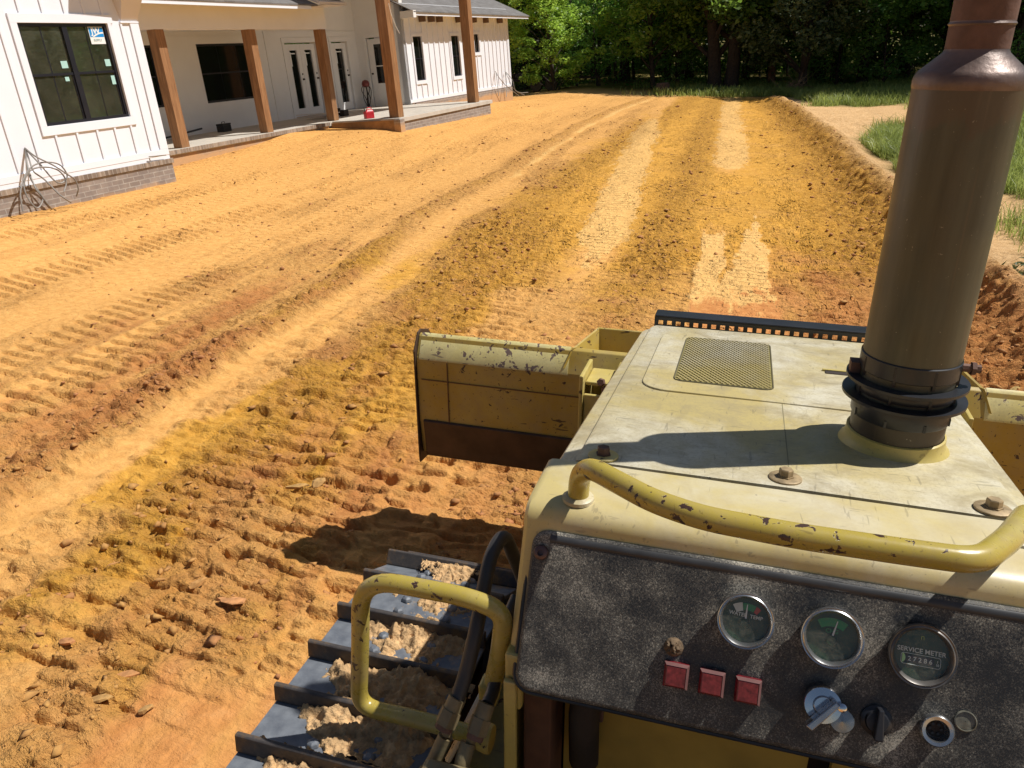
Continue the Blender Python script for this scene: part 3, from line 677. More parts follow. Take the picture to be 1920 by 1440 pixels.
# hull and undercarriage
mb = MB().box((-.26, 1.36, -1.75), (.52, 2.5, -1.2)); mb.box((-.36, -.6, -1.9), (.62, 1.2, -1.72)); mb.box((-.20, 2.2, -1.95), (.46, 2.6, -1.3)); P(mb, 'engine_block', 'dark')
mb = MB().box((-.22, 2.56, -1.55), (.48, 2.60, -.95)); P(mb, 'radiator', 'black_metal')
# bolts with big washers
for q, (px, py, c_) in enumerate(((1131, 857, 'rust'), (1472, 899, 'bolt'), (1861, 957, 'bolt'))):
    c = hp(px, py); n_ = Vector((.0, HS, 1)); o_ = c+n_*.001
    mb = MB().lathe([(.030, 0), (.031, .001), (.031, .004), (.029, .0055), (.012, .0055)], o_, n_, 28); wsh = P(mb, 'washer', 'bolt' if q else 'yellow', smooth=True)
    mb = MB(); mb.lathe([(.016, .0055), (.016, .008), (.0135, .008), (.0135, .020), (.012, .022)], o_, n_, 6); P(mb, 'bolt_head', c_, wsh)
# ----- exhaust stack
ex, ey = .361, 1.656; zb = hz_(ey)
so_ = (ex, ey, 0)
mb = MB().lathe([(.116, zb-.012), (.110, zb+.002), (.1025, zb+.010), (.0985, zb+.022), (.098, zb+.036), (.094, zb+.038)], so_, (0, 0, 1), 48, (False, False))
P(mb, 'stack_base_collar', 'yellow', smooth=True, angle=60)
mb = MB().lathe([(.0925, zb), (.0925, -.055)], so_, (0, 0, 1), 64)
stack = P(mb, 'exhaust_stack', 'stack', smooth=True)
mb = MB().lathe([(.0927, -.056), (.0938, -.051), (.0940, -.043), (.0928, -.036), (.0900, -.030), (.086, -.025), (.0535, .004), (.0505, .011), (.0500, .047), (.0515, .050), (.0515, .054), (.0505, .057), (.0495, .064), (.0495, .62)], so_, (0, 0, 1), 64)
P(mb, 'stack_cone', 'cone', stack, smooth=True, angle=50)
mb = MB().lathe([(.0512, .010), (.0512, .6215)], so_, (0, 0, 1), 48, (False, False)); P(mb, 'stack_neck', 'rust', stack, smooth=True)
mb = MB().lathe([(.0512, .047), (.0538, .050), (.0512, .054)], so_, (0, 0, 1), 48, (False, False)); P(mb, 'weld_bead', 'cone', stack, smooth=True)
for zr, ro, ri in ((-.655, .120, .094), (-.618, .117, .094)):
    mb = MB().lathe([(ri, zr-.003), (ro, zr-.003), (ro, zr+.003), (ri, zr+.003)], so_, (0, 0, 1), 64, (False, False)); P(mb, 'stack_flange', 'black_metal', stack, smooth=True, angle=30)
mb = MB().lathe([(.0955, -.70), (.0965, -.698), (.0965, -.66), (.0955, -.658)], so_, (0, 0, 1), 64, (False, False))
mb.lathe([(.0955, -.645), (.0965, -.643), (.0965, -.628), (.0955, -.626)], so_, (0, 0, 1), 64, (False, False))
mb.lathe([(.0935, -.60), (.0955, -.598), (.0955, -.566), (.0935, -.564)], so_, (0, 0, 1), 64, (False, False)); P(mb, 'clamp_band', 'black_metal', stack, smooth=True)
for a in (200, 245, 290, 335):
    ca_, sa_ = math.cos(math.radians(a)), math.sin(math.radians(a))
    for z0, z1, r0 in ((-.70, -.685, .0955), (-.65, -.622, .0955), (-.61, -.57, .094)):
        P(MB().box((ex+ca_*r0-.0025, ey+sa_*r0-.0025, z0), (ex+ca_*r0+.0025, ey+sa_*r0+.0025, z1)), 'flange_rib', 'black_metal', stack)
mb = MB().tube([(ex+.09, ey-.02, -.578), (ex+.125, ey-.02, -.578)], .009, 8); mb.tube([(ex+.108, ey-.02, -.578), (ex+.116, ey-.02, -.578)], .014, 6)
P(mb, 'clamp_bolt', 'rust', stack); P(MB().box((ex-.112, ey-.012, -.62), (ex-.092, ey+.02, -.592)), 'clamp_lug', 'rust', stack)
# ----- front guard bar with punched face
zt_ = -.831
mb = MB().box((-.262, 2.602, zt_-.007), (.528, 2.672, zt_))
gb = P(mb, 'radiator_guard', 'black_metal', bevel=.003)
mb = MB(); x = -.262
mb.box((-.262, 2.603, zt_-.018), (.528, 2.607, zt_-.007)); mb.box((-.262, 2.603, zt_-.055), (.528, 2.607, zt_-.034))
while x < .52:
    mb.box((x, 2.603, zt_-.034), (x+.014, 2.607, zt_-.018)); x += .030
P(mb, 'punched_strip', 'black_metal', gb)
# ----- grab rail on the cowl
def zp(px, py, z): d = dray(px, py); return Vector(d*(z/d[2]))
fl_, fr_ = zp(1084, 936, -.751), zp(1912, 1012, -.751)
pth = [fl_, (fl_.x+.001, fl_.y, -.70), zp(1106, 876, -.662), zp(1165, 908, -.657), zp(1225, 940, -.655), zp(1320, 972, -.655), zp(1500, 1006, -.655), zp(1700, 1035, -.655), zp(1835, 1053, -.656), zp(1890, 1012, -.664), (fr_.x, fr_.y, -.70), fr_]
mb = MB().tube(smoothpath(pth, .035, 5), .0194, 20); rail = P(mb, 'hood_rail', 'rail', smooth=True)
for fx, fy in ((fl_.x, fl_.y), (fr_.x, fr_.y)):
    mb = MB().lathe([(.030, 0), (.029, .006), (.022, .010)], (fx, fy, -.751), (0, 0, 1), 24); P(mb, 'rail_foot', 'hood', rail, smooth=True)
# ----- dashboard
PN_ = Vector((0, -.886, .464)).normalized(); PV = Vector((0, PN_.z, -PN_.y)); P0 = Vector((0, 1.136, -.804))
pf = lambda u, v, t=0: P0+Vector((u, 0, 0))+PV*v+PN_*t
def puv(px, py, off=0):
    d = Vector(dray(px, py)); q = d*((P0+PN_*off).dot(PN_)/d.dot(PN_)); return q.x, (q-P0).dot(PV)
ub_, vb_ = puv(1208, 1347)
mb = MB().prism(rrect(-.306, vb_, .60, .018, .030), lambda u, v, t: pf(u, v, t), -.022, 0.)
dash = P(mb, 'dashboard', 'panel', bevel=.009, seg=4)
for m_ in dash.modifiers: m_.harden_normals = False
P(MB().tube([pf(u, .004, -.0115) for u in (-.272, 0, .3, .572)], .0135, 16), 'dash_lip', simple('grey_black_lip', (.035, .036, .038), .45, 0, .3, 20), dash, smooth=True)
mb = MB().tube([pf(u, v, -.021) for u, v in rrect(-.311, vb_-.006, .602, .0235, .034)], .0045, 8, closed=True); P(mb, 'dash_gasket', 'black_metal', smooth=True)
gauges = []
def gauge(px, py, R_, label, kind):
    pr = .021; u, v = puv(px, py, pr); o_ = pf(u, v, 0)
    g = P(MB().lathe([(R_*.93, 0), (R_*.93, pr-.010), (R_*1.0, pr-.008), (R_*1.02, pr-.004), (R_*.99, pr), (R_*.95, pr-.001), (R_*.93, pr), (R_*.90, pr+.001), (R_*.83, pr-.003), (R_*.805, pr-.010)], o_, PN_, 48, (False, False)), 'gauge', 'bezel' if kind < 2 else simple('dull_dark_bezel', (.16, .15, .14), .35, .6, .3, 40), smooth=True, angle=50)
    g['label'] = label
    P(MB().lathe([(R_*.82, pr-.013), (0.0005, pr-.013)], o_, PN_, 40, (False, False)), 'dial', 'dial', g)
    P(MB().lathe([(R_*.81, pr-.0075), (0.0005, pr-.0075)], o_, PN_, 40, (False, False)), 'gauge_glass', 'gglass', g)
    t_ = pr-.0124
    def arc(a0, a1, r0, r1, mat, name='dial_arc'):
        n_ = 10; V_ = []
        for i in range(n_+1):
            a = math.radians(a0+(a1-a0)*i/n_); V_ += [pf(u+R_*r0*math.cos(a), v+R_*r0*math.sin(a)-R_*.30, t_), pf(u+R_*r1*math.cos(a), v+R_*r1*math.sin(a)-R_*.30, t_)]
        P(MB().add(V_, [(2*i, 2*i+1, 2*i+3, 2*i+2)[::-1] for i in range(n_)]), name, mat, g)
    def txt(s_, size, dv, mat, du=0, rot=0):
        Mx = Matrix.Identity(4)
        ex_ = Vector((1, 0, 0)); ey_ = PV; ez_ = PN_
        c_ = pf(u+du, v+dv, t_+.0006)-Vector(OFF)
        Rm = Matrix((( ex_.x, ey_.x, ez_.x, c_.x), (ex_.y, ey_.y, ez_.y, c_.y), (ex_.z, ey_.z, ez_.z, c_.z), (0, 0, 0, 1)))@Matrix.Rotation(rot, 4, 'Z')
        text_mesh(s_, size, M[mat], 'dial_text', g, Rm, .0001, .00015)
    if kind == 0:
        arc(122, 100, .62, .92, 'dialw'); arc(99, 68, .66, .90, 'dialg'); arc(67, 55, .66, .9, 'dialr')
        txt('WATER  TEMP', .0085, R_*.16, 'dialw', rot=-.05)
        a = math.radians(88)
    elif kind == 1:
        arc(122, 58, .64, .92, 'dialg'); txt('CHG', .009, R_*.18, 'dialg'); a = math.radians(76)
    if kind < 2:
        c0_ = pf(u, v-R_*.10, t_+.001); c1_ = pf(u+R_*.62*math.cos(a), v-R_*.10+R_*.66*math.sin(a), t_+.001); sd_ = Vector((.0018, 0, 0))
        P(MB().add([c0_-sd_, c0_+sd_, c1_+sd_*.4, c1_-sd_*.4], [(0, 1, 2, 3)]), 'needle', 'needle', g)
        P(MB().lathe([(R_*.17, t_+.0012), (R_*.15, t_+.003), (.0003, t_+.003)], pf(u, v-R_*.12, 0), PN_, 24, (False, False)), 'needle_hub', 'dial', g, smooth=True)
    else:
        txt('SERVICE METER', .0102, R_*.10, 'dialw')
        V_ = rrect(-R_*.58, -R_*.36, R_*.58, -R_*.02, R_*.08)
        P(MB().tube([pf(u+a_, v+b_, t_+.0004) for a_, b_ in V_], .0005, 5, closed=True), 'meter_window_frame', 'dialw', g)
        V_ = rrect(-R_*.50, -R_*.30, R_*.40, -R_*.07, R_*.04)
        P(MB().add([pf(u+a_, v+b_, t_+.0003) for a_, b_ in V_], [tuple(range(len(V_)))]), 'meter_drum', 'black_metal', g)
        txt('2 7 2 8 6', .0098, -R_*.19, 'dialw', du=-R_*.02); txt('n', .012, R_*.55, 'dialy')
        txt('1\n10', .005, -R_*.2, 'dialw', du=R_*.49)
        V_ = [(R_*.12*math.cos(t)-R_*.57, R_*.16*math.sin(t)-R_*.18) for t in np.linspace(-1.4, 1.4, 9)]
        P(MB().add([pf(u+a_, v+b_, t_+.0007) for a_, b_ in V_], [tuple(range(len(V_)))]), 'meter_flag', simple('pale_green_flag', (.35, .6, .25), .5), g)
    return g
gauge(1398, 1165, .0455, 'water temperature gauge, leftmost of the three', 0)
gauge(1561, 1197, .0480, 'round gauge with green band and dusty glass, middle one', 1)
gauge(1731, 1231, .0490, 'dull service meter with number drum, rightmost gauge', 2)
for i, (px, py) in enumerate(((1267, 1270), (1334, 1284), (1402, 1299))):
    u, v = puv(px, py-2, .015); s_ = .0192; t_ = .018
    rm = P(MB().add([pf(u+a*s_*k, v+b*s_*k, t) for t, k in ((0, 1.06), (t_-.007, 1.06), (t_, .86)) for a, b in ((-1, -1), (1, -1), (1, 1), (-1, 1))],
                   [(0, 1, 5, 4), (1, 2, 6, 5), (2, 3, 7, 6), (3, 0, 4, 7), (4, 5, 9, 8), (5, 6, 10, 9), (6, 7, 11, 10), (7, 4, 8, 11), (8, 9, 10, 11)]), 'warning_light', 'red', bevel=.0012)
    rm['label'] = 'square red warning light, '+('leftmost', 'middle', 'rightmost')[i]+' of three'
    P(MB().add([pf(u+a*s_*.8, v+b*s_*.8, t_+.0008) for a, b in ((-1, -1), (1, -1), (1, 1), (-1, 1))], [(0, 1, 2, 3)]), 'lens', simple('dusty_red_lens', (.17, .022, .022), .4, 0, .5, 130), rm)
    k1, k2 = 1.09, .88
    P(MB().add([pf(u-s_*k1, v+s_*k1, t_-.0068), pf(u+s_*k1, v+s_*k1, t_-.0068), pf(u+s_*k2, v+s_*k2, t_+.0006), pf(u-s_*k2, v+s_*k2, t_+.0006),
                pf(u+s_*k1, v-s_*k1, t_-.0068), pf(u+s_*k2, v-s_*k2, t_+.0006)], [(0, 1, 2, 3), (1, 4, 5, 2)]), 'lamp_rim', 'redrim', rm)  # paler strip on the upper and right bevels only
# ignition switch
u, v = puv(1543, 1322, .02)
ig = P(MB().lathe([(.026, 0), (.026, .010), (.030, .012), (.030, .020), (.028, .023), (.016, .024), (.015, .022), (.0135, .026), (.0005, .026)], pf(u, v, 0), PN_, 40, (False, False)), 'ignition_switch', 'chrome', smooth=True)
P(MB().add([pf(u+a, v+b, .0262+c) for c in (0, .022) for a, b in ((-.026, -.030), (-.016, -.036), (.022, .010), (.014, .016))], [(3, 2, 1, 0), (4, 5, 6, 7), (0, 1, 5, 4), (1, 2, 6, 5), (2, 3, 7, 6), (3, 0, 4, 7)]), 'key', 'bezel', ig, bevel=.002)
u2, v2 = u+.030, v-.018
P(MB().lathe([(.019, .018), (.0195, .020), (.018, .022), (.010, .0225), (.0005, .0235)], pf(u2, v2, 0), PN_, 32, (True, False)), 'dust_flap', simple('darkened_chrome', (.28, .28, .28), .22, .9, .3, 60), ig, smooth=True)  # chrome darkened in colour to stand in for a dark reflection
P(MB().lathe([(.007, .0), (.007, .030), (.005, .031)], pf(u+.027, v+.004, 0), PN_, 16), 'flap_pin', 'chrome', ig, smooth=True)
# pointer knob
u, v = puv(1646, 1356, .015)
kb = P(MB().lathe([(.024, 0), (.024, .004), (.018, .007), (.016, .012), (.0005, .013)], pf(u, v, 0), PN_, 32, (False, False)), 'rotary_knob', 'black_metal', smooth=True)
P(MB().add([pf(u+a, v+b, .008+c) for c in (0, .022) for a, b in ((-.006, -.024), (.008, -.024), (.005, .024), (-.003, .024))], [(3, 2, 1, 0), (4, 5, 6, 7), (0, 1, 5, 4), (1, 2, 6, 5), (2, 3, 7, 6), (3, 0, 4, 7)]), 'knob_pointer', 'black_metal', kb, bevel=.002)
# socket and small glass ring
u, v = puv(1757, 1370, .02)
sk = P(MB().lathe([(.020, 0), (.020, .014), (.024, .016), (.0245, .022), (.022, .025), (.017, .024), (.0155, .014), (.014, .009), (.0005, .009)], pf(u, v, 0), PN_, 36, (False, False)), 'heater_signal', 'bezel', smooth=True, angle=60)
P(MB().lathe([(.0138, .0095), (.0005, .0095)], pf(u, v, 0), PN_, 24, (False, False)), 'signal_mesh', 'dark', sk)
mb = MB()
for a in range(6): mb.lathe([(.0022, .0098), (.0022, .012)], pf(u+.008*math.cos(a*1.047), v+.008*math.sin(a*1.047), 0), PN_, 8)
P(mb, 'signal_studs', 'black_metal', sk)
u, v = puv(1811, 1353, .003)
P(MB().lathe([(.016, 0), (.016, .003), (.0145, .0035), (.014, .001), (.006, .0015), (.0005, .002)], pf(u, v, 0), PN_, 32, (False, False)), 'fuse_lens', simple('clear_dusty_plastic', (.12, .115, .09), .3, 0, .6, 90), smooth=True)
u, v = puv(1014, 1036, .004)
sc1 = P(MB().lathe([(.014, 0), (.014, .002), (.012, .0065), (.007, .0085), (.0055, .0085), (.005, .004), (.0003, .004)], pf(u, v, 0), PN_, 28, (False, False)), 'dash_screw', simple('brown_screw', (.10, .06, .055), .35, .4, .25, 60), smooth=True)
# crumbly rust-coloured clod stuck to the dash
u, v = puv(1263, 1214, .004)
pts = []
mb = MB(); nn_ = 22
Vv = []; 
for i in range(nn_):
    for j in range(10):
        a = 2*math.pi*i/nn_; r = j/9
        h_ = .011*(1-r**3)*(.55+.9*float(vnoise(np.array([3+9*r*math.cos(a)*.5]), np.array([5+9*r*math.sin(a)*.5]), 3)[0]))
        Vv.append(pf(u+.0165*r*math.cos(a), v+.0165*r*math.sin(a), h_))
P(mb.add(Vv, [(i*10+j, ((i+1) % nn_)*10+j, ((i+1) % nn_)*10+j+1, i*10+j+1) for i in range(nn_) for j in range(9)]), 'mud_plug', simple('brown_crumb', (.12, .08, .045), .95, 0, .5, 160, .002))
# ----- left grab handle
Q = lambda px, py, y=1.09: yp(px, py, y)
pth = [Q(922, 1290, 1.10), Q(937, 1225, 1.095), Q(946, 1146), Q(870, 1118), Q(676, 1082), Q(676, 1210), Q(672, 1325), Q(760, 1343), Q(912, 1384)]
mb = MB().tube(smoothpath(pth, .085, 8), .0182, 18); hd = P(mb, 'grab_handle', 'rail', smooth=True)
e_ = Q(912, 1384); mb = MB().lathe([(.028, -.012), (.030, -.004), (.026, .014)], e_, (-1, 0, 0), 20); P(mb, 'handle_flange', 'yellow', hd, smooth=True)
e_ = Q(918, 1290, 1.10); mb = MB().box((e_.x-.018, e_.y-.02, e_.z-.035), (e_.x+.016, e_.y+.02, e_.z+.02)); P(mb, 'handle_lug', 'yellow', hd, bevel=.006)
# ----- hoses between hood and track
hose = lambda pts, r, name='hydraulic_hose': P(MB().tube(catmull(pts, 7), r, 14), name, 'rubber', smooth=True)
hose([yp(985, 1100, 1.30), yp(966, 1050, 1.28), yp(945, 1008, 1.25), yp(922, 1040, 1.2), yp(906, 1110, 1.15), yp(893, 1180, 1.10), yp(874, 1260, 1.06), yp(857, 1312, 1.03)], .0145)
hose([yp(968, 1120, 1.27), yp(950, 1165, 1.22), yp(938, 1220, 1.14), yp(925, 1290, 1.08), yp(913, 1322, 1.04)], .013)
def fitting(pts, r):
    a = P(MB().tube(pts, r, 16), 'hose_fitting', 'fit', smooth=True)
    pa, pb = Vector(pts[-2]), Vector(pts[-1]); d_ = (pb-pa).normalized()
    P(MB().tube([pb-d_*.004, pb+d_*.026], r*1.22, 6), 'fitting_nut', 'fit', a)
    P(MB().tube([pb+d_*.0262, pb+d_*.036], r*1.0, 12), 'fitting_neck', 'rust', a)
fitting([yp(858, 1308, 1.03), yp(846, 1334, 1.015)], .0175)
fitting([yp(913, 1318, 1.04), yp(902, 1350, 1.02)], .0165)
fitting([yp(836, 1380, 1.0), yp(815, 1425, .98), yp(800, 1450, .97)], .0150)
fitting([yp(878, 1392, 1.0), yp(868, 1425, .98), yp(862, 1450, .97)], .0150)
mb = MB().tube([yp(842, 1352, 1.01), yp(838, 1378, 1.0)], .010, 12); mb.tube([yp(896, 1362, 1.01), yp(880, 1396, 1.0)], .010, 12)
P(mb, 'steel_line', 'fit', smooth=True)
mb = MB().box((-.46, .78, -1.30), (-.36, .96, -1.20)); P(mb, 'valve_block', 'fit', bevel=.01)
mb = MB().tube([yp(905, 1300, 1.22), yp(870, 1368, 1.2), yp(840, 1425, 1.18)], .008, 8); P(mb, 'white_rod', simple('pale_steel', (.6, .55, .45), .4), smooth=True)
# ----- blade
def XM(x): return 2*XC-x
xl, xr = -1.245, XM(-1.245)
mb = MB()
profb = [(2.805, -1.058), (2.79, -1.066), (2.75, -1.150), (2.748, -1.165), (2.75, -1.435), (2.77, -1.60), (3.14, -1.66), (3.15, -1.63), (2.98, -1.45), (2.91, -1.30), (2.90, -1.15), (2.83, -1.07)]
mb.prism(profb, lambda u, v, t: (t, u, v), xl, xr); blade = P(mb, 'blade', 'blade', bevel=.003)
fct = [(2.792, -1.0625), (2.7495, -1.1515)]
mb = MB().prism([(2.804, -1.0560), (2.7915, -1.0640), (2.7480, -1.1500), (2.7470, -1.1560), (2.7530, -1.1560), (2.810, -1.0660)], lambda u, v, t: (t, u, v), xl+.012, -.60); mb2 = MB()
P(mb, 'blade_top_rail', 'blade_top_lit', blade, smooth=True, angle=60)
mb = MB().prism([(2.804, -1.0560), (2.7915, -1.0640), (2.7480, -1.1500), (2.7470, -1.1560), (2.7530, -1.1560), (2.810, -1.0660)], lambda u, v, t: (t, u, v), XM(-.60), xr-.012); P(mb, 'blade_top_rail', 'blade_top_lit', blade, smooth=True, angle=60)
mb = MB().prism([(2.739, -1.437), (2.748, -1.43), (2.76, -1.60), (2.79, -1.615), (2.765, -1.615)], lambda u, v, t: (t, u, v), xl+.02, xr-.02); P(mb, 'cutting_edge', 'edge', blade, bevel=.002)
mb = MB()
for z_ in (-1.245,): mb.box((xl+.02, 2.7445, z_-.002), (-.52, 2.7475, z_+.002))
mb.box((-1.11, 2.7445, -1.43), (-1.106, 2.7475, -1.16)); P(mb, 'blade_weld', simple('weld_line_rust', (.16, .08, .03), .8), blade)
for x0, x1 in ((xl-.008, xl), (xr, xr+.008)):
    mb = MB().prism([(2.737, -1.12), (2.785, -1.052), (2.815, -1.046), (2.89, -1.07), (3.02, -1.20), (3.16, -1.60), (3.14, -1.67), (2.74, -1.64), (2.735, -1.60)], lambda u, v, t: (t, u, v), x0, x1); P(mb, 'end_plate', 'edge', blade, bevel=.003)
# centre spill guard set forward of the blade
def guard(mir=False):
    f_ = (lambda p: (XM(p[0]), p[1], p[2])) if mir else (lambda p: p)
    a = f_(yp(1055, 691, 2.75)); b = f_(yp(1120, 615, 2.97)); b2 = f_(yp(1126, 662, 2.97)); a2 = f_(yp(1073, 653, 2.79))
    c = [Vector(p) for p in (a, b2, b, a2)]
    sh = Vector((.012 if not mir else -.012, .012, 0))
    return MB().add([tuple(p) for p in c]+[tuple(p+sh) for p in c], [(0, 1, 2, 3), (7, 6, 5, 4), (0, 4, 5, 1), (1, 5, 6, 2), (2, 6, 7, 3), (3, 7, 4, 0)])
P(guard(), 'spill_guard_wing', 'blade', blade); P(guard(True), 'spill_guard_wing', 'blade', blade)
b = yp(1120, 615, 2.97); b2 = yp(1126, 662, 2.97)
mb = MB().box((b.x, 2.97, b2.z-.02), (XM(b.x), 2.985, b.z)); P(mb, 'spill_guard', 'blade', blade, bevel=.004)
mb = MB().box((-.60, 2.755, -1.185), (XM(-.60), 2.99, -1.152)); P(mb, 'guard_shelf', 'blade', blade)
for mir in (0, 1):
    g_ = (lambda x: XM(x)) if mir else (lambda x: x)
    mb = MB()
    for xa, xb in ((-.515, -.500), (-.395, -.383)):
        x0, x1 = sorted((g_(xa), g_(xb))); mb.box((x0, 2.56, -1.42), (x1, 2.746, -1.075))
    x0, x1 = sorted((g_(-.498), g_(-.397))); mb.box((x0, 2.60, -1.125), (x1, 2.745, -1.11)); mb.box((x0, 2.57, -1.30), (x1, 2.585, -1.15))
    br = P(mb, 'blade_bracket', 'yellow', blade, bevel=.004)
    for k in range(3):
        c = yp(1128+8*k*(1 if not mir else 1), 716+14*k, 2.57); c = (g_(c.x), 2.566, c.z)
        P(MB().lathe([(.016, 0), (.016, .014), (.012, .018)], c, (0, -1, .35), 6), 'bracket_bolt', 'rust', blade)
    x0, x1 = sorted((g_(-.56), g_(-.42))); mb = MB().box((x0, .6, -1.83), (x1, 2.74, -1.68)); P(mb, 'push_arm', 'yellow', bevel=.01)
# ----- tracks
rad = .38; y1, y0 = 1.54, -.55; zc = -1.345-rad; pitch = .1445
straight = y1-y0; per = 2*straight+2*math.pi*rad; nsh = round(per/pitch); pitch = per/nsh
def tpos(s):
    s = s % per
    if s < straight: return (y1-s, zc+rad, 0.)                       # top run, towards the rear
    s -= straight
    if s < math.pi*rad: a = s/rad; return (y0-rad*math.sin(a), zc+rad*math.cos(a), a)
    s -= math.pi*rad
    if s < straight: return (y0+s, zc-rad, math.pi)
    s -= straight; a = math.pi+s/rad; return (y1-rad*math.sin(a), zc+rad*math.cos(a), a)
sw0, sw1 = -.200, .200
shoe_mb = MB().prism([(.008, .0), (.004, -.010), (-.100, -.012), (-.142, -.004), (-.142, .006), (-.100, .001), (-.03, .0)], lambda u, v, t: (t, u, v), sw0, sw1)
for bx in (-.055, .075):
    for by in (-.045, -.098):
        shoe_mb.lathe([(.0155, -.001), (.0155, .004), (.0125, .010), (.006, .013)], (bx, by, 0), (0, 0, 1), 6)
gro_mb = MB().prism([(-.006, -.004), (-.014, .002), (-.010, .043), (-.006, .045), (.001, .045), (.004, .042), (.004, -.004)], lambda u, v, t: (t, u, v), sw0-.002, sw1+.002)
proto = None; track_n = 0
for side, xm in (('left', -.700), ('right', XM(-.700))):
    mb = MB()
    for dx in (-.075, .065):
        ring = [];
        for s_ in np.linspace(0, per, 80, endpoint=False):
            y_, z_, a = tpos(s_); nx_ = (math.sin(a)*-1, math.cos(a))
            ring.append((y_-0*nx_[0], z_))
        Vr = []
        for (y_, z_), s_ in zip(ring, np.linspace(0, per, 80, endpoint=False)):
            a = tpos(s_)[2]; ny, nz2 = -math.sin(a), math.cos(a)
            for q_, x_ in ((-.014, 0), (-.014, .03), (-.075, .03), (-.075, 0)):
                Vr.append((xm+dx+x_, y_+ny*q_, z_+nz2*q_))
        mb.add(Vr, [(i*4+k, i*4+(k+1) % 4, ((i+1) % 80)*4+(k+1) % 4, ((i+1) % 80)*4+k) for i in range(80) for k in range(4)])
    mb.lathe([(.05, -.06), (.29, -.05), (.30, -.04), (.30, .04), (.29, .05), (.05, .06)], (xm, y1, zc), (1, 0, 0), 28)
    mb.lathe([(.05, -.06), (.29, -.05), (.30, -.04), (.30, .04), (.29, .05), (.05, .06)], (xm, y0, zc), (1, 0, 0), 18)
    for yr in np.linspace(y0+.45, y1-.45, 5): mb.lathe([(.08, -.08), (.08, .08)], (xm, yr, zc-rad+.16), (1, 0, 0), 18)
    mb.box((xm-.09, y0+.3, zc-.12), (xm+.09, y1-.3, zc+.12))
    tr = P(mb, 'track', 'dark'); 
    for i in range(nsh):
        y_, z_, a = tpos(y1-1.572+i*pitch+.006-.0)
        Mx = Matrix.Translation((xm-OFF[0], y_-OFF[1], z_-OFF[2]))@Matrix.Rotation(a, 4, 'X')
        if proto is None:
            s1 = shoe_mb.build('track_shoe', M['shoe'], tr, bevel=.002); s2 = gro_mb.build('grouser', M['grouser'], tr, bevel=.0025); proto = (s1, s2)
        else:
            s1, s2 = proto[0].copy(), proto[1].copy(); col.objects.link(s1); col.objects.link(s2); s1.parent = tr; s2.parent = tr
        s1.matrix_local = Mx; s2.matrix_local = Mx
    if side == 'left':
        # caked mud on the shoes
        for j, (ys, x0, x1, amp, e0) in enumerate(((1.30, -.79, -.56, .030, -.02), (1.155, -.80, -.53, .034, .0), (1.01, -.80, -.52, .036, .0), (.87, -.82, -.50, .040, .02), (1.572, -.74, -.62, .006, .0), (1.44, -.76, -.60, .010, 0), (.72, -.84, -.5, .04, 0))):
            nx2, ny2 = 130, 60
            xs = np.linspace(x0-.05, x1+.05, nx2); ys_ = np.linspace(ys+.004, ys+.134, ny2); XX, YY = np.meshgrid(xs, ys_)
            e = np.minimum(np.minimum(XX-x0+.02, x1+.02-XX)*12, 1.)
            tt = (YY-ys)/.14
            body = np.clip(e, -1, 1)*.55+.55*sstep(.15, .9, tt)+1.5*(fbm(XX*16, YY*18, 4, 200+j)-.65)
            hgt = amp*np.clip(body, -.4, 1.3)*(.6+.8*fbm(XX*60, YY*60, 3, 210+j))+(.014*(fbm(XX*45, YY*45, 4, 220+j, .7)-.5)+.010*(fbm(XX*130, YY*130, 3, 230+j, .7)-.5)+.006*sstep(.52, .56, fbm(XX*60, YY*60, 2, 240+j)))*(body > 0)
            ZZ = -1.3455+hgt-.004
            Vm = np.stack([XX.ravel()-OFF[0], YY.ravel()-OFF[1], ZZ.ravel()-OFF[2]], 1); ii = np.arange(nx2*ny2).reshape(ny2, nx2)
            Fm = np.stack([ii[:-1, :-1], ii[:-1, 1:], ii[1:, 1:], ii[1:, :-1]], -1).reshape(-1, 4)
            keep = (hgt.ravel()[Fm].max(1) > .002); Fm = Fm[keep]
            used = np.unique(Fm); rm_ = np.full(len(Vm), -1); rm_[used] = np.arange(len(used))
            np_mesh('dried_mud', Vm[used], rm_[Fm], M['mud'], tr, smooth=True)

# ================================================================== HOUSE (local x = out towards the yard, y = along the house, z up; eye at the origin)
HA = math.atan2(.088, .996)
HO = (-12.0, 12.0)                                  # base point of the house in its own axes
hh = np.array([math.sin(HA), math.cos(HA)]); hn = np.array([math.cos(HA), -math.sin(HA)])
b_ = hn*HO[0]+hh*HO[1]; ZH = -1.6
Mh = Matrix.Translation((b_[0], b_[1], ZH))@Matrix.Rotation(-HA, 4, 'Z')
house = empty('house', mat=Mh)
tag(house, 'new white board and batten farmhouse with cedar porch posts and brick base', 'house')
HOFF = (HO[0], HO[1], ZH)
def H(mb, name, mat, parent=None, **k): return mb.build(name, M[mat] if isinstance(mat, str) else mat, parent or house, off=HOFF, **k)
def HW(n_, s_, z_): p = hn*n_+hh*s_; return (float(p[0]), float(p[1]), z_)
ZF = -1.2
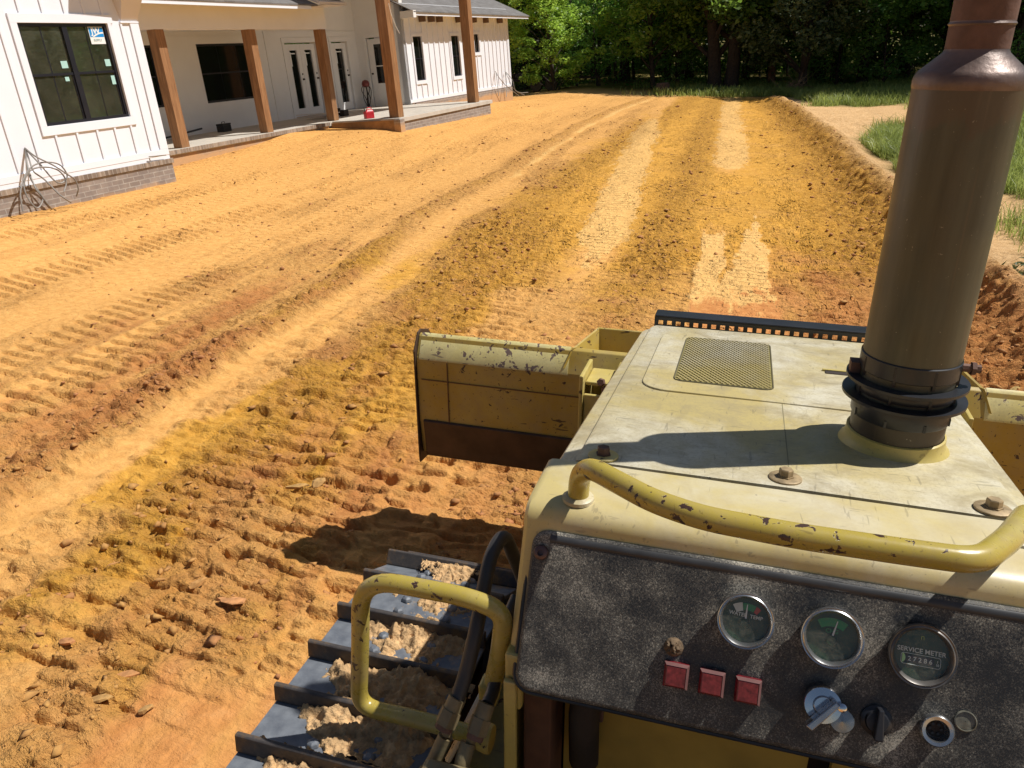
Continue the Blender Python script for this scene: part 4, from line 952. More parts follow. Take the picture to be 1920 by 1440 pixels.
# --- front wing
NA = -10.75; S1 = 10.60
wa0, wa1, wz0, wz1 = 8.45, 10.0, -.45, .93          # window opening
mb = MB()
mb.box((-11.0, 1.0, ZF), (NA, wa0, 4.2)); mb.box((-11.0, wa1, ZF), (NA, S1, 4.2)); mb.box((-11.0, wa0, ZF), (NA, wa1, wz0)); mb.box((-11.0, wa0, wz1), (NA, wa1, 4.2))
mb.box((-17, S1-.2, ZF), (-11.0, S1, 3.2)); wall_a = H(mb, 'wall', 'siding')
def batten(mb, s, z0, z1, n_=NA, w_=.036, t=.02): mb.box((n_, s-w_/2, z0), (n_+t, s+w_/2, z1))
mb = MB()
for s in (2.0, 2.4, 2.8, 3.2, 3.6, 4.0, 4.4, 4.8, 5.2, 5.6, 6.0, 6.4, 6.75, 7.1, 7.45, 7.81, 8.18): batten(mb, s, -1.03, 4.2)
for s in (8.55, 8.92, 9.29, 9.63, 9.96): batten(mb, s, -1.03, -.58); batten(mb, s, 1.055, 4.2)
for s in (10.27,): batten(mb, s, -1.03, .95)
H(mb, 'batten', 'siding', wall_a)
mb = MB().box((NA, 1.0, -1.13), (NA+.024, S1+.024, -1.03)); mb.box((NA, S1-.15, -1.03), (NA+.024, S1+.024, .95)); mb.box((NA, S1-.34, .935), (NA+.03, S1+.03, .96)); H(mb, 'corner_board', 'siding', wall_a, bevel=.003)
mb = MB().box((NA, wa0-.11, wz1), (NA+.026, wa1+.11, wz1+.125)); mb.box((NA, wa0-.11, wz0-.13), (NA+.026, wa1+.09, wz0)); mb.box((NA, wa0-.11, wz0), (NA+.026, wa0, wz1)); mb.box((NA, wa1, wz0), (NA+.026, wa1+.07, wz1))
H(mb, 'window_trim', 'siding', wall_a, bevel=.003)
mb = MB().box((NA+.001, 1.0, ZF), (NA+.018, S1+.02, -1.13)); H(mb, 'drip_board', 'siding', wall_a)
# rake return over the corner: boxed soffit, its lean shaped to keep the face dark
mb = MB().hexa([(NA-.3, 10.30, .965), (NA-.3, S1+.03, .965), (NA+.004, S1+.03, .965), (NA+.004, 10.30, .965), (NA-.3, 9.9, 2.6), (NA-.3, S1+.12, 2.6), (NA+1.06, S1+.12, 2.6), (NA+1.06, 9.9, 2.6)])
H(mb, 'rake_soffit', 'soffit')
mb = MB().box((-17, 1.0, -1.9), (NA+.02, S1+.04, ZF-.075)); bka = H(mb, 'brick_base', 'brick')
mb = MB().box((-17, 1.0, ZF-.075), (NA+.045, S1+.065, ZF+.004)); H(mb, 'rowlock_cap', 'rowlock', bka, bevel=.004)
# twin window
def window(s0, s1, z0, z1, n_, cols=2, rail=True, depth=.07, muntin=True, glass='glass', label=None, fr=.045, mull=None, axis='n', parent=None):
    """framed window in a wall facing +n (axis 'n'); the frame sits just inside the wall face"""
    mb = MB(); d0, d1 = n_-depth, n_-.012
    mb.box((d0, s0, z0), (d1, s0+fr, z1)); mb.box((d0, s1-fr, z0), (d1, s1, z1)); mb.box((d0, s0+fr, z0), (d1, s1-fr, z0+fr)); mb.box((d0, s0+fr, z1-fr), (d1, s1-fr, z1))
    secs = [(s0+fr, s1-fr)]
    if mull:
        m_ = (s0+s1)/2; mb.box((d0, m_-mull/2, z0+fr), (d1, m_+mull/2, z1-fr)); secs = [(s0+fr, m_-mull/2), (m_+mull/2, s1-fr)]
    zm = (z0+z1)/2
    for a, b in secs:
        if rail: mb.box((d0+.01, a, zm-.018), (d1-.012, b, zm+.018))
        if rail: mb.box((d0+.008, a, z0+fr), (d1-.02, a+.022, zm-.018)); mb.box((d0+.008, b-.022, z0+fr), (d1-.02, b, zm-.018))
        if muntin:
            for i in range(1, cols): x = a+(b-a)*i/cols; mb.box((d0+.02, x-.009, z0+fr), (d1-.03, x+.009, zm-.018 if rail else z1-fr)); 
            if rail:
                for i in range(1, cols): x = a+(b-a)*i/cols; mb.box((d0+.02, x-.009, zm+.018), (d1-.03, x+.009, z1-fr))
    w_ = H(mb, 'window', 'frame', parent)
    if label: w_['label'] = label
    mb = MB()
    for a, b in secs: mb.box((d0+.022, a, z0+fr), (d0+.028, b, z1-fr))
    H(mb, 'window_glass', glass, w_)
    return w_
W1 = window(wa0, wa1, wz0, wz1, NA, mull=.085, glass='cglass', label='large twin black window with stickers and blue label in the front wing')
def stick(s0, s1, z0, z1, mat='sticker', n_=NA-.035, name='glass_sticker', t=.002):
    return H(MB().box((n_, s0, z0), (n_+t, s1, z1)), name, mat, W1)
stick(9.02, 9.13, .32, .42); stick(9.82, 9.92, .32, .42); stick(9.02, 9.09, .14, .2); stick(9.86, 9.93, .05, .18)
lb = stick(9.66, 9.93, .64, .885, 'white', name='window_label'); stick(9.67, 9.925, .74, .875, 'blue', NA-.033, 'blue_field')
def house_text(s_, size, c, mat, par, bold=.004):
    Rm = Matrix(((0, 0, 1, c[0]-HOFF[0]), (1, 0, 0, c[1]-HOFF[1]), (0, 1, 0, c[2]-HOFF[2]), (0, 0, 0, 1)))
    return text_mesh(s_, size, M[mat], 'label_text', par, Rm, .0006, bold)
house_text('JW', .125, (NA-.0300, 9.785, .822), 'white', W1); house_text('SUPPLY', .048, (NA-.0300, 9.795, .695), 'greyprint', W1, .0008)
mb = MB()
swp = [(9.72+.205*t, .745+.055*math.sin(math.pi*.55*t)) for t in np.linspace(0, 1, 9)]
mb.add([(NA-.0305, s, z+dz) for s, z in swp for dz in (-.012, .010)], [(2*i, 2*i+2, 2*i+3, 2*i+1) for i in range(8)]); H(mb, 'label_swoosh', 'white', W1)
# room behind the twin window
mb = MB().box((-15, 7.0, ZF), (-14.9, 10.4, 1.6)); mb.box((-15, 10.35, ZF), (-11.0, 10.40, 1.6)); mb.box((-15, 6.0, ZF), (-11.0, 6.05, 1.6)); mb.box((-15, 6.0, 1.55), (-11.0, 10.4, 1.6)); mb.box((-15, 6.0, ZF-.02), (-11.0, 10.4, ZF)); H(mb, 'interior_room', 'interior')
mb = MB().box((-14.0, 9.62, ZF), (-12.6, 9.74, .55)); mb.box((-13.2, 10.0, ZF), (-13.0, 10.2, .6)); mb.box((-12.7, 9.3, ZF), (-12.6, 9.36, .4)); mb.box((-13.9, 8.9, -.25), (-12.6, 9.9, -.2)); H(mb, 'interior_trim', 'intwood')
mb = MB().hexa([(-12.4, 9.60, ZF), (-12.4, 9.70, ZF), (-12.38, 9.70, ZF), (-12.38, 9.60, ZF), (-12.4, 9.5, .3), (-12.4, 9.52, .3), (-12.38, 9.52, .3), (-12.38, 9.5, .3)]); H(mb, 'interior_board', 'sticker')
# --- porch one
NP = -12.02; SB = 17.45
mb = MB().box((-14.7, S1, ZF-.10), (-11.98, SB, ZF)); mb.box((-14.7, SB, ZF-.10), (-10.02, 23.3, ZF)); slab = H(mb, 'porch_slab', 'concrete', bevel=.006)
mb = MB().box((-14.7, S1+.05, -2.0), (-12.0, 17.3, ZF-.10)); H(mb, 'brick_base', 'brick_mud')
mb = MB().box((-12.0, S1+.05, ZF-.085), (-11.95, 17.3, ZF-.002)); H(mb, 'rowlock_cap', 'rowlock', bevel=.003)
mb = MB().box((-14.7, 17.5, -2.0), (-10.06, 23.2, ZF-.10)); H(mb, 'brick_base', 'brick')
mb = MB().box((-12.0, 17.40, -1.75), (-10.0, 17.5, ZF-.035)); H(mb, 'form_board', simple('clay_stained_board', (.33, .18, .075), .85, 0, .3, 5)); mb = MB().box((-10.15, 17.38, -1.75), (-9.97, 17.6, ZF-.03)); H(mb, 'brick_corner', 'brick_mud')
def post(n_, s, w_, z1, z0=ZF, trim=True):
    mb = MB().box((n_-w_, s, z0), (n_, s+w_, z1)); p = H(mb, 'porch_post', 'wood', bevel=.006)
    return p
post(-12.05, 12.30, .215, .95); post(-12.05, 14.97, .215, .95); post(-12.05, 17.66, .215, .95)
post(-10.14, 17.64, .265, 3.4); post(-10.14, 22.30, .27, 3.4)
# beam, ceiling, eave
mb = MB().box((-12.30, S1, .95), (-12.04, 17.92, 1.42)); H(mb, 'porch_beam', 'stucco')
mb = MB().box((-14.7, S1, 1.10), (-12.30, 17.9, 1.15)); H(mb, 'porch_ceiling', 'stucco')
mb = MB().box((-12.04, S1+.1, 1.385), (-11.60, 17.3, 1.40)); mb.box((-12.04, 17.3, 1.44), (-11.50, 18.15, 1.455)); H(mb, 'eave_soffit', 'soffit')
mb = MB().box((-11.60, S1+.1, 1.335), (-11.575, 16.75, 1.40)); H(mb, 'eave_fascia', 'siding')
mb = MB().hexa([(-11.56, S1+.1, 1.405), (-11.56, 17.0, 1.405), (-15.2, 17.0, 3.0), (-15.2, S1+.1, 3.0), (-11.56, S1+.1, 1.435), (-11.56, 17.0, 1.435), (-15.2, 17.0, 3.03), (-15.2, S1+.1, 3.03)]); H(mb, 'roof', 'shingle')
mb = MB().hexa([(-11.5, 17.0, 1.44), (-11.5, 18.15, 1.44), (-12.6, 18.15, 1.9), (-12.6, 17.0, 1.9), (-11.5, 17.0, 1.50), (-11.5, 18.15, 1.50), (-12.6, 18.15, 1.96), (-12.6, 17.0, 1.96)]); H(mb, 'roof', 'soffit')
mb = MB().hexa([(-11.7, 16.9, 1.63), (-11.55, 18.1, 1.56), (-12.7, 18.15, 2.02), (-12.7, 16.9, 2.02), (-11.7, 16.9, 1.66), (-11.55, 18.1, 1.585), (-12.7, 18.15, 2.05), (-12.7, 16.9, 2.05)]); H(mb, 'roof', 'shingle')
# back wall of the porches: openings cut as strips
NB = -14.55
opn = [(13.2, 14.66, -.50, .82), (16.03, 18.24, -.53, .82), (19.45, 20.95, ZF, .80), (21.75, 22.62, ZF, .80)]
mb = MB(); s = S1-.2
for a, b, z0, z1 in opn:
    mb.box((NB-.2, s, ZF), (NB, a, 4.5)); mb.box((NB-.2, a, z1), (NB, b, 4.5))
    if z0 > ZF: mb.box((NB-.2, a, ZF), (NB, b, z0))
    s = b
mb.box((NB-.2, s, ZF), (NB, 23.2, 4.5)); bw = H(mb, 'back_wall', 'stucco')
mb = MB().box((NB, S1, .985), (NB+.012, 18.9, 1.0)); mb.box((NB, 18.6, 1.08), (NB+.02, 23.2, 1.10)); mb.box((NB, 18.62, ZF), (NB+.02, 18.70, 1.08)); H(mb, 'wall_trim', 'stucco', bw)
def tri_window(a, b, z0, z1, n, label):
    return window(a, b, z0, z1, NB-.02, cols=3, rail=True, fr=.05, label=label)
tri_window(13.2, 14.66, -.50, .82, 3, 'black window half hidden behind the first porch post')
tri_window(16.03, 18.24, -.53, .82, 3, 'wide black window on the porch back wall')
def door(a, b, z0, z1, label, n_=NB, hinge=1, gl=(.17, .62)):
    w_ = b-a; mb = MB(); d0, d1 = n_-.09, n_-.03
    g0, g1 = a+w_*.5-w_*gl[0]*.98, a+w_*.5+w_*gl[0]*.98; gz0, gz1 = z0+.22, z1-.16
    mb.box((d0, a, z0), (d1, g0, z1)); mb.box((d0, g1, z0), (d1, b, z1)); mb.box((d0, g0, z0), (d1, g1, gz0)); mb.box((d0, g0, gz1), (d1, g1, z1))
    dd = H(mb, 'door', 'stucco', bevel=.004); dd['label'] = label
    mb = MB().box((d0+.02, g0, gz0), (d0+.028, g1, gz1)); H(mb, 'door_glass', 'glass', dd)
    mb = MB(); 
    for x0, x1, zz0, zz1 in ((g0-.02, g0, gz0-.02, gz1+.02), (g1, g1+.02, gz0-.02, gz1+.02), (g0, g1, gz0-.02, gz0), (g0, g1, gz1, gz1+.02)): mb.box((d1, x0, zz0), (d1+.008, x1, zz1))
    H(mb, 'glass_bead', 'stucco', dd)
    sx = b-.07 if hinge > 0 else a+.07
    mb = MB().lathe([(.028, 0), (.028, .012), (.02, .03), (.026, .05), (.002, .06)], (d1, sx, z0+1.0), (1, 0, 0), 14); mb.lathe([(.024, 0), (.024, .012), (.002, .014)], (d1, sx, z0+1.14), (1, 0, 0), 14); H(mb, 'door_knob', 'dark', dd)
    mb = MB().box((d0+.0285, g0+.05, gz1-.42), (d0+.03, g0+.09, gz1-.05)); mb.box((d0+.0285, g0+.09, gz1-.10), (d0+.03, g1-.05, gz1-.07)); H(mb, 'glass_tape', 'white', dd)
    return dd
door(19.50, 20.20, ZF+.02, .76, 'left leaf of the glazed french doors', gl=(.245, 0)); door(20.21, 20.91, ZF+.02, .76, 'right leaf of the glazed french doors', gl=(.245, 0))
door(21.80, 22.58, ZF+.02, .76, 'single glazed door right of the french doors', gl=(.26, 0))
mb = MB()
for a, b in ((19.45, 20.95), (21.75, 22.62)):
    mb.box((NB, a-.10, ZF), (NB+.022, a, .80)); mb.box((NB, b, ZF), (NB+.022, b+.10, .80)); mb.box((NB, a-.12, .80), (NB+.03, b+.12, .93))
H(mb, 'door_casing', 'stucco', bw, bevel=.003)
# wall turning towards the yard, with a half hidden door
SC = 23.2; NF = -12.85
mb = MB().box((NB, SC, ZF), (-14.2, SC+.2, 4.5)); mb.box((-13.3, SC, ZF), (NF, SC+.2, 4.5)); mb.box((-14.2, SC, .86), (-13.3, SC+.2, 4.5)); H(mb, 'return_wall', 'stucco')
dm = MB(); dn0, dn1 = -14.17, -13.33
dm.box((dn0, SC+.03, ZF), (dn0+.2, SC+.09, .82)); dm.box((dn1-.2, SC+.03, ZF), (dn1, SC+.09, .82)); dm.box((dn0+.2, SC+.03, .66), (dn1-.2, SC+.09, .82)); dm.box((dn0+.2, SC+.03, ZF), (dn1-.2, SC+.09, -.5)); dm.box((dn0+.2, SC+.03, .0), (dn1-.2, SC+.09, .03))
dd = H(dm, 'door', 'stucco', bevel=.004); dd['label'] = 'half glazed door half hidden behind the big cedar post'
H(MB().box((dn0+.2, SC+.055, -.5), (dn1-.2, SC+.062, .66)), 'door_glass', 'glass', dd)
H(MB().lathe([(.028, 0), (.02, .03), (.026, .05), (.002, .06)], (dn0+.07, SC+.03, -.2), (0, -1, 0), 14), 'door_knob', 'dark', dd)
mb = MB().box((-14.3, SC-.02, ZF), (-14.2, SC, .86)); mb.box((-14.3, SC-.025, .86), (-13.2, SC, .98)); mb.box((-13.3, SC-.02, ZF), (-13.2, SC, .86)); H(mb, 'door_casing', 'stucco')
# --- far wing
SE = 31.95
fw = [(23.80, 24.42, -.52, .80), (26.60, 27.24, -.52, .80), (28.55, 29.0, .22, .84)]
mb = MB(); s = SC
for a, b, z0, z1 in fw:
    mb.box((NF-.2, s, ZF), (NF, a, 1.75)); mb.box((NF-.2, a, z1), (NF, b, 1.75)); mb.box((NF-.2, a, ZF), (NF, b, z0)); s = b
mb.box((NF-.2, s, ZF), (NF, SE, 1.75)); wf = H(mb, 'wall', 'siding')
mb = MB(); s = 23.35
while s < SE-.1:
    hit = [q for q in fw if q[0]-.10 < s < q[1]+.10]
    if hit: q = hit[0]; batten(mb, s, -1.06, q[2]-.13, NF, .05, .028); batten(mb, s, q[3]+.11, 1.72, NF, .05, .028)
    else: batten(mb, s, -1.06, 1.72, NF, .05, .028)
    s += .385
mb.box((NF, SC, -1.16), (NF+.03, SE+.03, -1.06)); mb.box((NF, SE-.10, -1.06), (NF+.034, SE+.03, 1.72)); H(mb, 'batten', 'siding', wf)
for a, b, z0, z1 in fw:
    mb = MB(); mb.box((NF, a-.09, z1), (NF+.035, b+.09, z1+.09)); mb.box((NF, a-.09, z0-.11), (NF+.035, b+.09, z0)); mb.box((NF, a-.09, z0), (NF+.03, a, z1)); mb.box((NF, b, z0), (NF+.03, b+.09, z1)); H(mb, 'window_trim', 'siding', wf)
for (a, b, z0, z1), lb_ in zip(fw, ('tall narrow window nearest the big cedar post, far wing', 'second tall narrow window of the far wing', 'small high window beside the last cedar post')):
    window(a, b, z0, z1, NF-.01, cols=1, muntin=False, rail=z1-z0 > 1, fr=.04, label=lb_)
mb = MB().box((-18, SC+.3, -2.4), (NF+.04, SE+.05, ZF+.02)); H(mb, 'brick_base', 'brick_mud')
mb = MB().box((NF, SC, 1.40), (NF+.5, SE+1.1, 1.42)); H(mb, 'eave_soffit', 'stucco')
mb = MB().box((NF+.5, SC-.1, 1.36), (NF+.525, SE+1.15, 1.445)); H(mb, 'eave_fascia', 'siding')
mb = MB()
for s in (24.35, 25.0, 25.6, 27.1, 28.4, 29.5, 30.9): mb.box((NF+.02, s, 1.22), (NF+.24, s+.075, 1.40))
H(mb, 'rafter_tail', 'tail')
mb = MB().hexa([(NF+.56, SC-.15, 1.44), (NF+.56, SE+1.2, 1.44), (-19.0, SE+1.2, 4.6), (-19.0, SC-.15, 4.6), (NF+.56, SC-.15, 1.475), (NF+.56, SE+1.2, 1.475), (-19.0, SE+1.2, 4.64), (-19.0, SC-.15, 4.64)]); H(mb, 'roof', 'shingle')
mb = MB().box((-19, SE-.2, ZF), (NF-.2, SE, 1.6)); mb.add([(NF, SE-.05, 1.4), (-19, SE-.05, 1.4), (-19, SE-.05, 4.5)], [(0, 1, 2)]); mb.add([(NF, SC+.1, 1.4), (-19, SC+.1, 1.4), (-19, SC+.1, 4.5)], [(0, 1, 2)]); H(mb, 'gable_wall', 'siding')
mb = MB().box((NF+.1, SC-.18, 1.30), (NF+.56, SC-.0, 1.5)); H(mb, 'eave_return', 'stucco')
# tall porch roof above the frame (it only shades what is below)
mb = MB().box((NB, 17.0, 3.4), (-9.3, 23.6, 3.6)); H(mb, 'porch_roof', 'stucco')
mb = MB().tube([HWp for HWp in [(-10.10, 17.75, 1.35), (-10.09, 17.80, 1.1), (-10.08, 17.93, .85), (-10.07, 18.05, .7)]], .008, 6); H(mb, 'loose_wire', 'white')

# ================================================================== small things round the house
def world_obj(mb, name, mat, label, cat, base, **k):
    o = mb.build(name, M[mat] if isinstance(mat, str) else mat, None, off=base, **k); o.location = base; tag(o, label, cat); return o
# red fuel can
bx = HW(-11.15, 17.9, ZF); can = empty('fuel_can', bx); tag(can, 'red plastic fuel can standing on the porch slab left of the big cedar post', 'fuel can')
mb = MB().hexa([(-.15, -.11, 0), (.15, -.11, 0), (.15, .11, 0), (-.15, .11, 0), (-.15, -.11, .22), (.15, -.11, .22), (.15, .11, .22), (-.15, .11, .22)]); mb.hexa([(-.149, -.109, .22), (.149, -.109, .22), (.149, .109, .22), (-.149, .109, .22), (-.07, -.06, .285), (.12, -.06, .285), (.12, .06, .285), (-.07, .06, .285)])
o = mb.build('can_body', M['redcan'], can, bevel=.018, seg=3)
o = MB().tube(smoothpath([(-.05, 0, .27), (-.04, 0, .345), (.10, 0, .345), (.12, 0, .27)], .03), .014, 10).build('can_handle', M['redcan'], can, smooth=True)
o = MB().lathe([(.03, 0), (.03, .04), (.02, .05), (.014, .12)], (-.11, 0, .22), (-.35, 0, 1), 14).build('can_spout', M['black_metal'], can, smooth=True)
can.rotation_euler = (0, 0, .9); can.scale = (.75,)*3
# riser with valve and tangled hoses by the wall
bx = HW(-14.2, 22.85, ZF); rs = empty('water_riser', bx); tag(rs, 'rusty red water pipe riser with hanging tangled hoses against the porch wall', 'pipe riser')
MB().tube([(0, 0, 0), (.02, 0, .45), (0, 0, .78)], .022, 8).build('riser_pipe', M['dark'], rs, smooth=True)
MB().lathe([(.03, 0), (.11, .03), (.13, .10), (.10, .18), (.03, .22)], (0, 0, .62), (0, 0, 1), 14).build('valve_body', simple('dark_red_valve', (.16, .035, .03), .5, 0, .4, 14), rs, smooth=True)
for k in range(5):
    a = k*1.3; MB().tube(catmull([(0.05*math.cos(a), .05*math.sin(a), .72), (.16*math.cos(a), .16*math.sin(a), .55), (.12*math.cos(a+.8), .10*math.sin(a+.8), .28), (.08*math.cos(a+1.5), .1*math.sin(a), .02)], 5), .011, 6).build('hose_loop', M['dark'], rs, smooth=True)
# grey block on the slab right of the big post
bx = HW(-10.45, 18.1, ZF); bk = empty('concrete_block', bx); tag(bk, 'grey hollow block standing on the slab right of the big cedar post', 'block')
mb = MB(); 
for a0, a1, b0, b1 in ((-.1, .1, -.2, -.165), (-.1, .1, -.02, .02), (-.1, .1, .165, .2), (-.1, -.068, -.165, -.02), (-.1, -.068, .02, .165), (.068, .1, -.165, -.02), (.068, .1, .02, .165)): mb.box((a0, b0, 0), (a1, b1, .40))
mb.build('block_body', M['greybox'], bk, bevel=.004)
# black tool box with a level on the first porch
bx = HW(-14.1, 15.9, ZF); tb = empty('tool_box', bx); tb.scale = (.62,)*3; tag(tb, 'black tool box on the porch floor under the wide window', 'tool box')
MB().box((-.16, -.26, 0), (.16, .26, .24)).build('box_body', M['black_metal'], tb, bevel=.015)
MB().box((-.165, -.265, .242), (.165, .265, .31)).build('box_lid', M['black_metal'], tb, bevel=.012)
MB().tube(smoothpath([(0, -.1, .30), (0, -.1, .37), (0, .1, .37), (0, .1, .30)], .03), .012, 8).build('box_handle', M['black_metal'], tb, smooth=True)
bx = HW(-14.2, 13.6, ZF); o = MB().tube([(0, 0, .03), (.1, 1.7, .14)], .022, 8); o.box((-.03, -.5, .0), (.05, .3, .05)); o = o.build('black_pipe', M['black_metal'], smooth=True); o.location = bx; tag(o, 'long black pipe lying on the porch floor beside the tool box', 'pipe')
# white offcuts near the third post
bx = HW(-13.2, 18.6, ZF); o = MB(); 
for k in range(7): a = rng.uniform(-.6, .6); c_, s_ = math.cos(a), math.sin(a); L_ = rng.uniform(.2, .5); yy = rng.uniform(-.4, .4); z_ = .02+.02*k; o.hexa([(-c_*L_, yy-s_*L_, z_), (c_*L_, yy+s_*L_, z_), (c_*L_, yy+s_*L_+.08, z_), (-c_*L_, yy-s_*L_+.08, z_), (-c_*L_, yy-s_*L_, z_+.018), (c_*L_, yy+s_*L_, z_+.018), (c_*L_, yy+s_*L_+.08, z_+.018), (-c_*L_, yy-s_*L_+.08, z_+.018)])
o = o.build('trim_offcuts', M['soffit']); o.location = bx; tag(o, 'small pile of pale trim offcuts on the slab behind the third porch post', 'offcuts')
o = MB().box((-.22, -.14, 0), (.22, .14, .16)); o.box((-.05, -.02, .16), (.05, .02, .22)); o = o.build('tool_case', M['dark'], bevel=.02); o.location = HW(-13.0, 19.35, ZF); tag(o, 'dark tool case on the slab left of the fuel can', 'tool case')
# coil of cables in front of the twin window
def wallp(px, py, n_=-10.62):
    w_ = R@np.array([px-960, py-720, FPX]); hn3 = np.array([hn[0], hn[1], 0]); return Vector(w_*(n_/(w_@hn3)))
cb = empty('cable_coil', wallp(70, 385)); tag(cb, 'grey cables looping out of the white wall over the brick base', 'cables')
cbo = cb.location.copy()
rr = lambda L_: [wallp(x/3, y/3, n_)-cbo for x, y, n_ in L_]
paths = [
 [(140, 832, -10.74), (165, 900, -10.6), (190, 965, -10.5), (250, 1010, -10.45), (330, 1090, -10.3), (370, 1120, -10.25), (400, 1140, -10.3)],
 [(140, 832, -10.74), (200, 880, -10.5), (300, 930, -10.4), (370, 975, -10.35), (420, 1010, -10.35), (440, 1060, -10.35), (430, 1105, -10.4)],
 [(145, 840, -10.74), (230, 930, -10.5), (300, 1010, -10.42), (345, 1030, -10.4), (378, 990, -10.4), (340, 930, -10.4), (270, 912, -10.45), (190, 930, -10.5), (140, 990, -10.5), (115, 1090, -10.45), (130, 1190, -10.4)],
 [(148, 845, -10.74), (150, 920, -10.6), (170, 1000, -10.5), (220, 1080, -10.4), (270, 1150, -10.35), (290, 1175, -10.4)],
 [(142, 850, -10.72), (160, 950, -10.55), (200, 1060, -10.42), (240, 1120, -10.38), (210, 1170, -10.35), (160, 1120, -10.4), (135, 1040, -10.45), (170, 960, -10.45), (250, 940, -10.4), (330, 960, -10.4), (372, 1020, -10.38), (360, 1080, -10.35)],
]
for p_ in paths: MB().tube(catmull(rr(p_), 8), .0105, 8).build('cable', M['cable'], cb, smooth=True)
o = MB().tube([wallp(x/3, y/3, -10.68) for x, y in ((838, 882), (880, 878), (935, 872))], .008, 6); o.tube([wallp(x/3, y/3, -10.68) for x, y in ((840, 890), (845, 905))], .008, 6)
b0 = wallp(280, 293); o.v = [tuple(Vector(p)-b0) for p in o.v]; o = o.build('wall_hose_bib', M['fit'], smooth=True); o.location = b0; tag(o, 'small brass pipe stub on the brick cap at the wing corner', 'pipe stub')
# cables hanging off the far corner
def qw(x, y, n_): return wallp(540+x/3, y/3, n_)
cb2 = empty('hanging_cables', qw(1290, 540, -12.3)); tag(cb2, 'loose dark cables hanging from the far corner of the far wing', 'cables'); c2 = cb2.location.copy()
for L_ in ([(1165, 400, -12.78), (1190, 440, -12.6), (1225, 480, -12.5), (1262, 510, -12.4), (1300, 540, -12.3)], [(1220, 400, -12.78), (1240, 440, -12.6), (1262, 490, -12.5), (1300, 520, -12.3), (1350, 520, -12.2)], [(1225, 405, -12.78), (1262, 450, -12.5), (1280, 510, -12.4), (1330, 535, -12.2)], [(1170, 405, -12.78), (1178, 470, -12.6), (1185, 540, -12.5)], [(1222, 405, -12.78), (1230, 470, -12.6), (1228, 545, -12.5)]):
    MB().tube(catmull([qw(*p)-c2 for p in L_], 6), .014, 6).build('cable', M['cable'], cb2, smooth=True)

# ================================================================== VEGETATION
def leaf_cards(C, size, flat=.35, r=None, asp=.55):
    """one diamond-shaped leaf (4 points) per centre"""
    r = r or rng; n = len(C)
    d = r.normal(size=(n, 3)); d[:, 2] *= .45; d /= np.linalg.norm(d, axis=1)[:, None]
    e = r.normal(size=(n, 3)); e[:, 2] *= .45; e -= d*(e*d).sum(1)[:, None]; e /= np.linalg.norm(e, axis=1)[:, None]
    s = (size*(.6+.8*r.random(n)))[:, None]
    nn = np.cross(d, e)
    V = np.stack([C-d*s*.5, C+e*s*asp*.5+nn*s*.08, C+d*s*.5, C-e*s*asp*.5+nn*s*.08], 1).reshape(-1, 3)
    F = np.arange(4*n).reshape(n, 4)
    return V, F
def clump_points(centres, radii, per, r):
    out = []
    for c, rad_ in zip(centres, radii):
        n = int(per*rad_**2)+8
        p = r.normal(size=(n, 3)); p /= np.linalg.norm(p, axis=1)[:, None]
        p *= (rad_*(.45+.6*r.random(n)**.6))[:, None]; p[:, 2] *= .65; out.append(p+c)
    return np.vstack(out)
def tree_mesh(seed, H_, crown0, crw, trunk_r, leafsize, nclump, per, lean=0, trunks=1, shape='round', csc=1.):
    r = np.random.default_rng(seed); tb_ = MB(); cents = []; rads = []
    for t in range(trunks):
        ox = (t-(trunks-1)/2)*trunk_r*2.1; lx = lean+(t-(trunks-1)/2)*.9
        pts = [(ox+lx*(z/H_)+.10*math.sin(z*.7+seed), .1*math.cos(z*.6+seed*2), z) for z in np.linspace(-.25, H_*.93, 12)]
        rr__ = [trunk_r*(1.35 if i == 0 else 1-.8*i/11) for i in range(12)]
        tb_.tube(pts, rr__, 10)
        nl = max(5, nclump//trunks)
        for k in range(nl):
            z = crown0+(H_-crown0)*(k+.5*r.random())/nl; f = (z-crown0)/(H_-crown0)
            w_ = crw*(math.sin(math.pi*min(1, .18+.82*f))**.7 if shape == 'round' else (1-f*.85))
            a = k*2.4+r.random()*.9; L_ = w_*(.55+.5*r.random())
            zb_ = max(.3, z-.35*L_); i = min(11, max(0, int(zb_/(H_*.93)*11))); base = np.array(pts[i])
            tip = np.array([base[0]+L_*math.cos(a), base[1]+L_*math.sin(a), z+.25*L_*(r.random()-.2)])
            mid = (base+tip)/2+np.array([0, 0, .12*L_])
            br_ = trunk_r*(.30+.2*r.random())*(1-.5*f)
            tb_.tube([tuple(base), tuple(mid), tuple(tip)], [br_, br_*.6, br_*.15], 6)
            cents += [tip, (mid+tip)/2+r.normal(size=3)*.25, tip+r.normal(size=3)*.5]; rads += [crw*(.28+.14*r.random())*csc, crw*.22*csc, crw*(.18+.1*r.random())*csc]
    C = clump_points(np.array(cents), rads, per, r)
    C = C[C[:, 2] > crown0*.7-.2]
    return tb_, leaf_cards(C, leafsize, r=r)
TREES = {}
def make_tree(kind, key, loc, label, leafmat, barkmat, cat='tree', group=None, rot=0, scale=1, **k):
    if key not in TREES:
        tb_, (V_, F_) = tree_mesh(**k)
        me = tb_.build('trunk', M[barkmat], smooth=True); lo = np_mesh('crown', V_, F_, M[leafmat])
        TREES[key] = (me.data, lo.data); bpy.data.objects.remove(me); bpy.data.objects.remove(lo)
    root = empty(kind, loc); root.rotation_euler = (0, 0, rot); root.scale = (scale,)*3; tag(root, label, cat, group)
    for nm, d_ in zip(('trunk', 'crown'), TREES[key]):
        c = bpy.data.objects.new(nm, d_); col.objects.link(c); c.parent = root
        if nm == 'crown' and c.data.materials[0] != M[leafmat]: pass
    return root
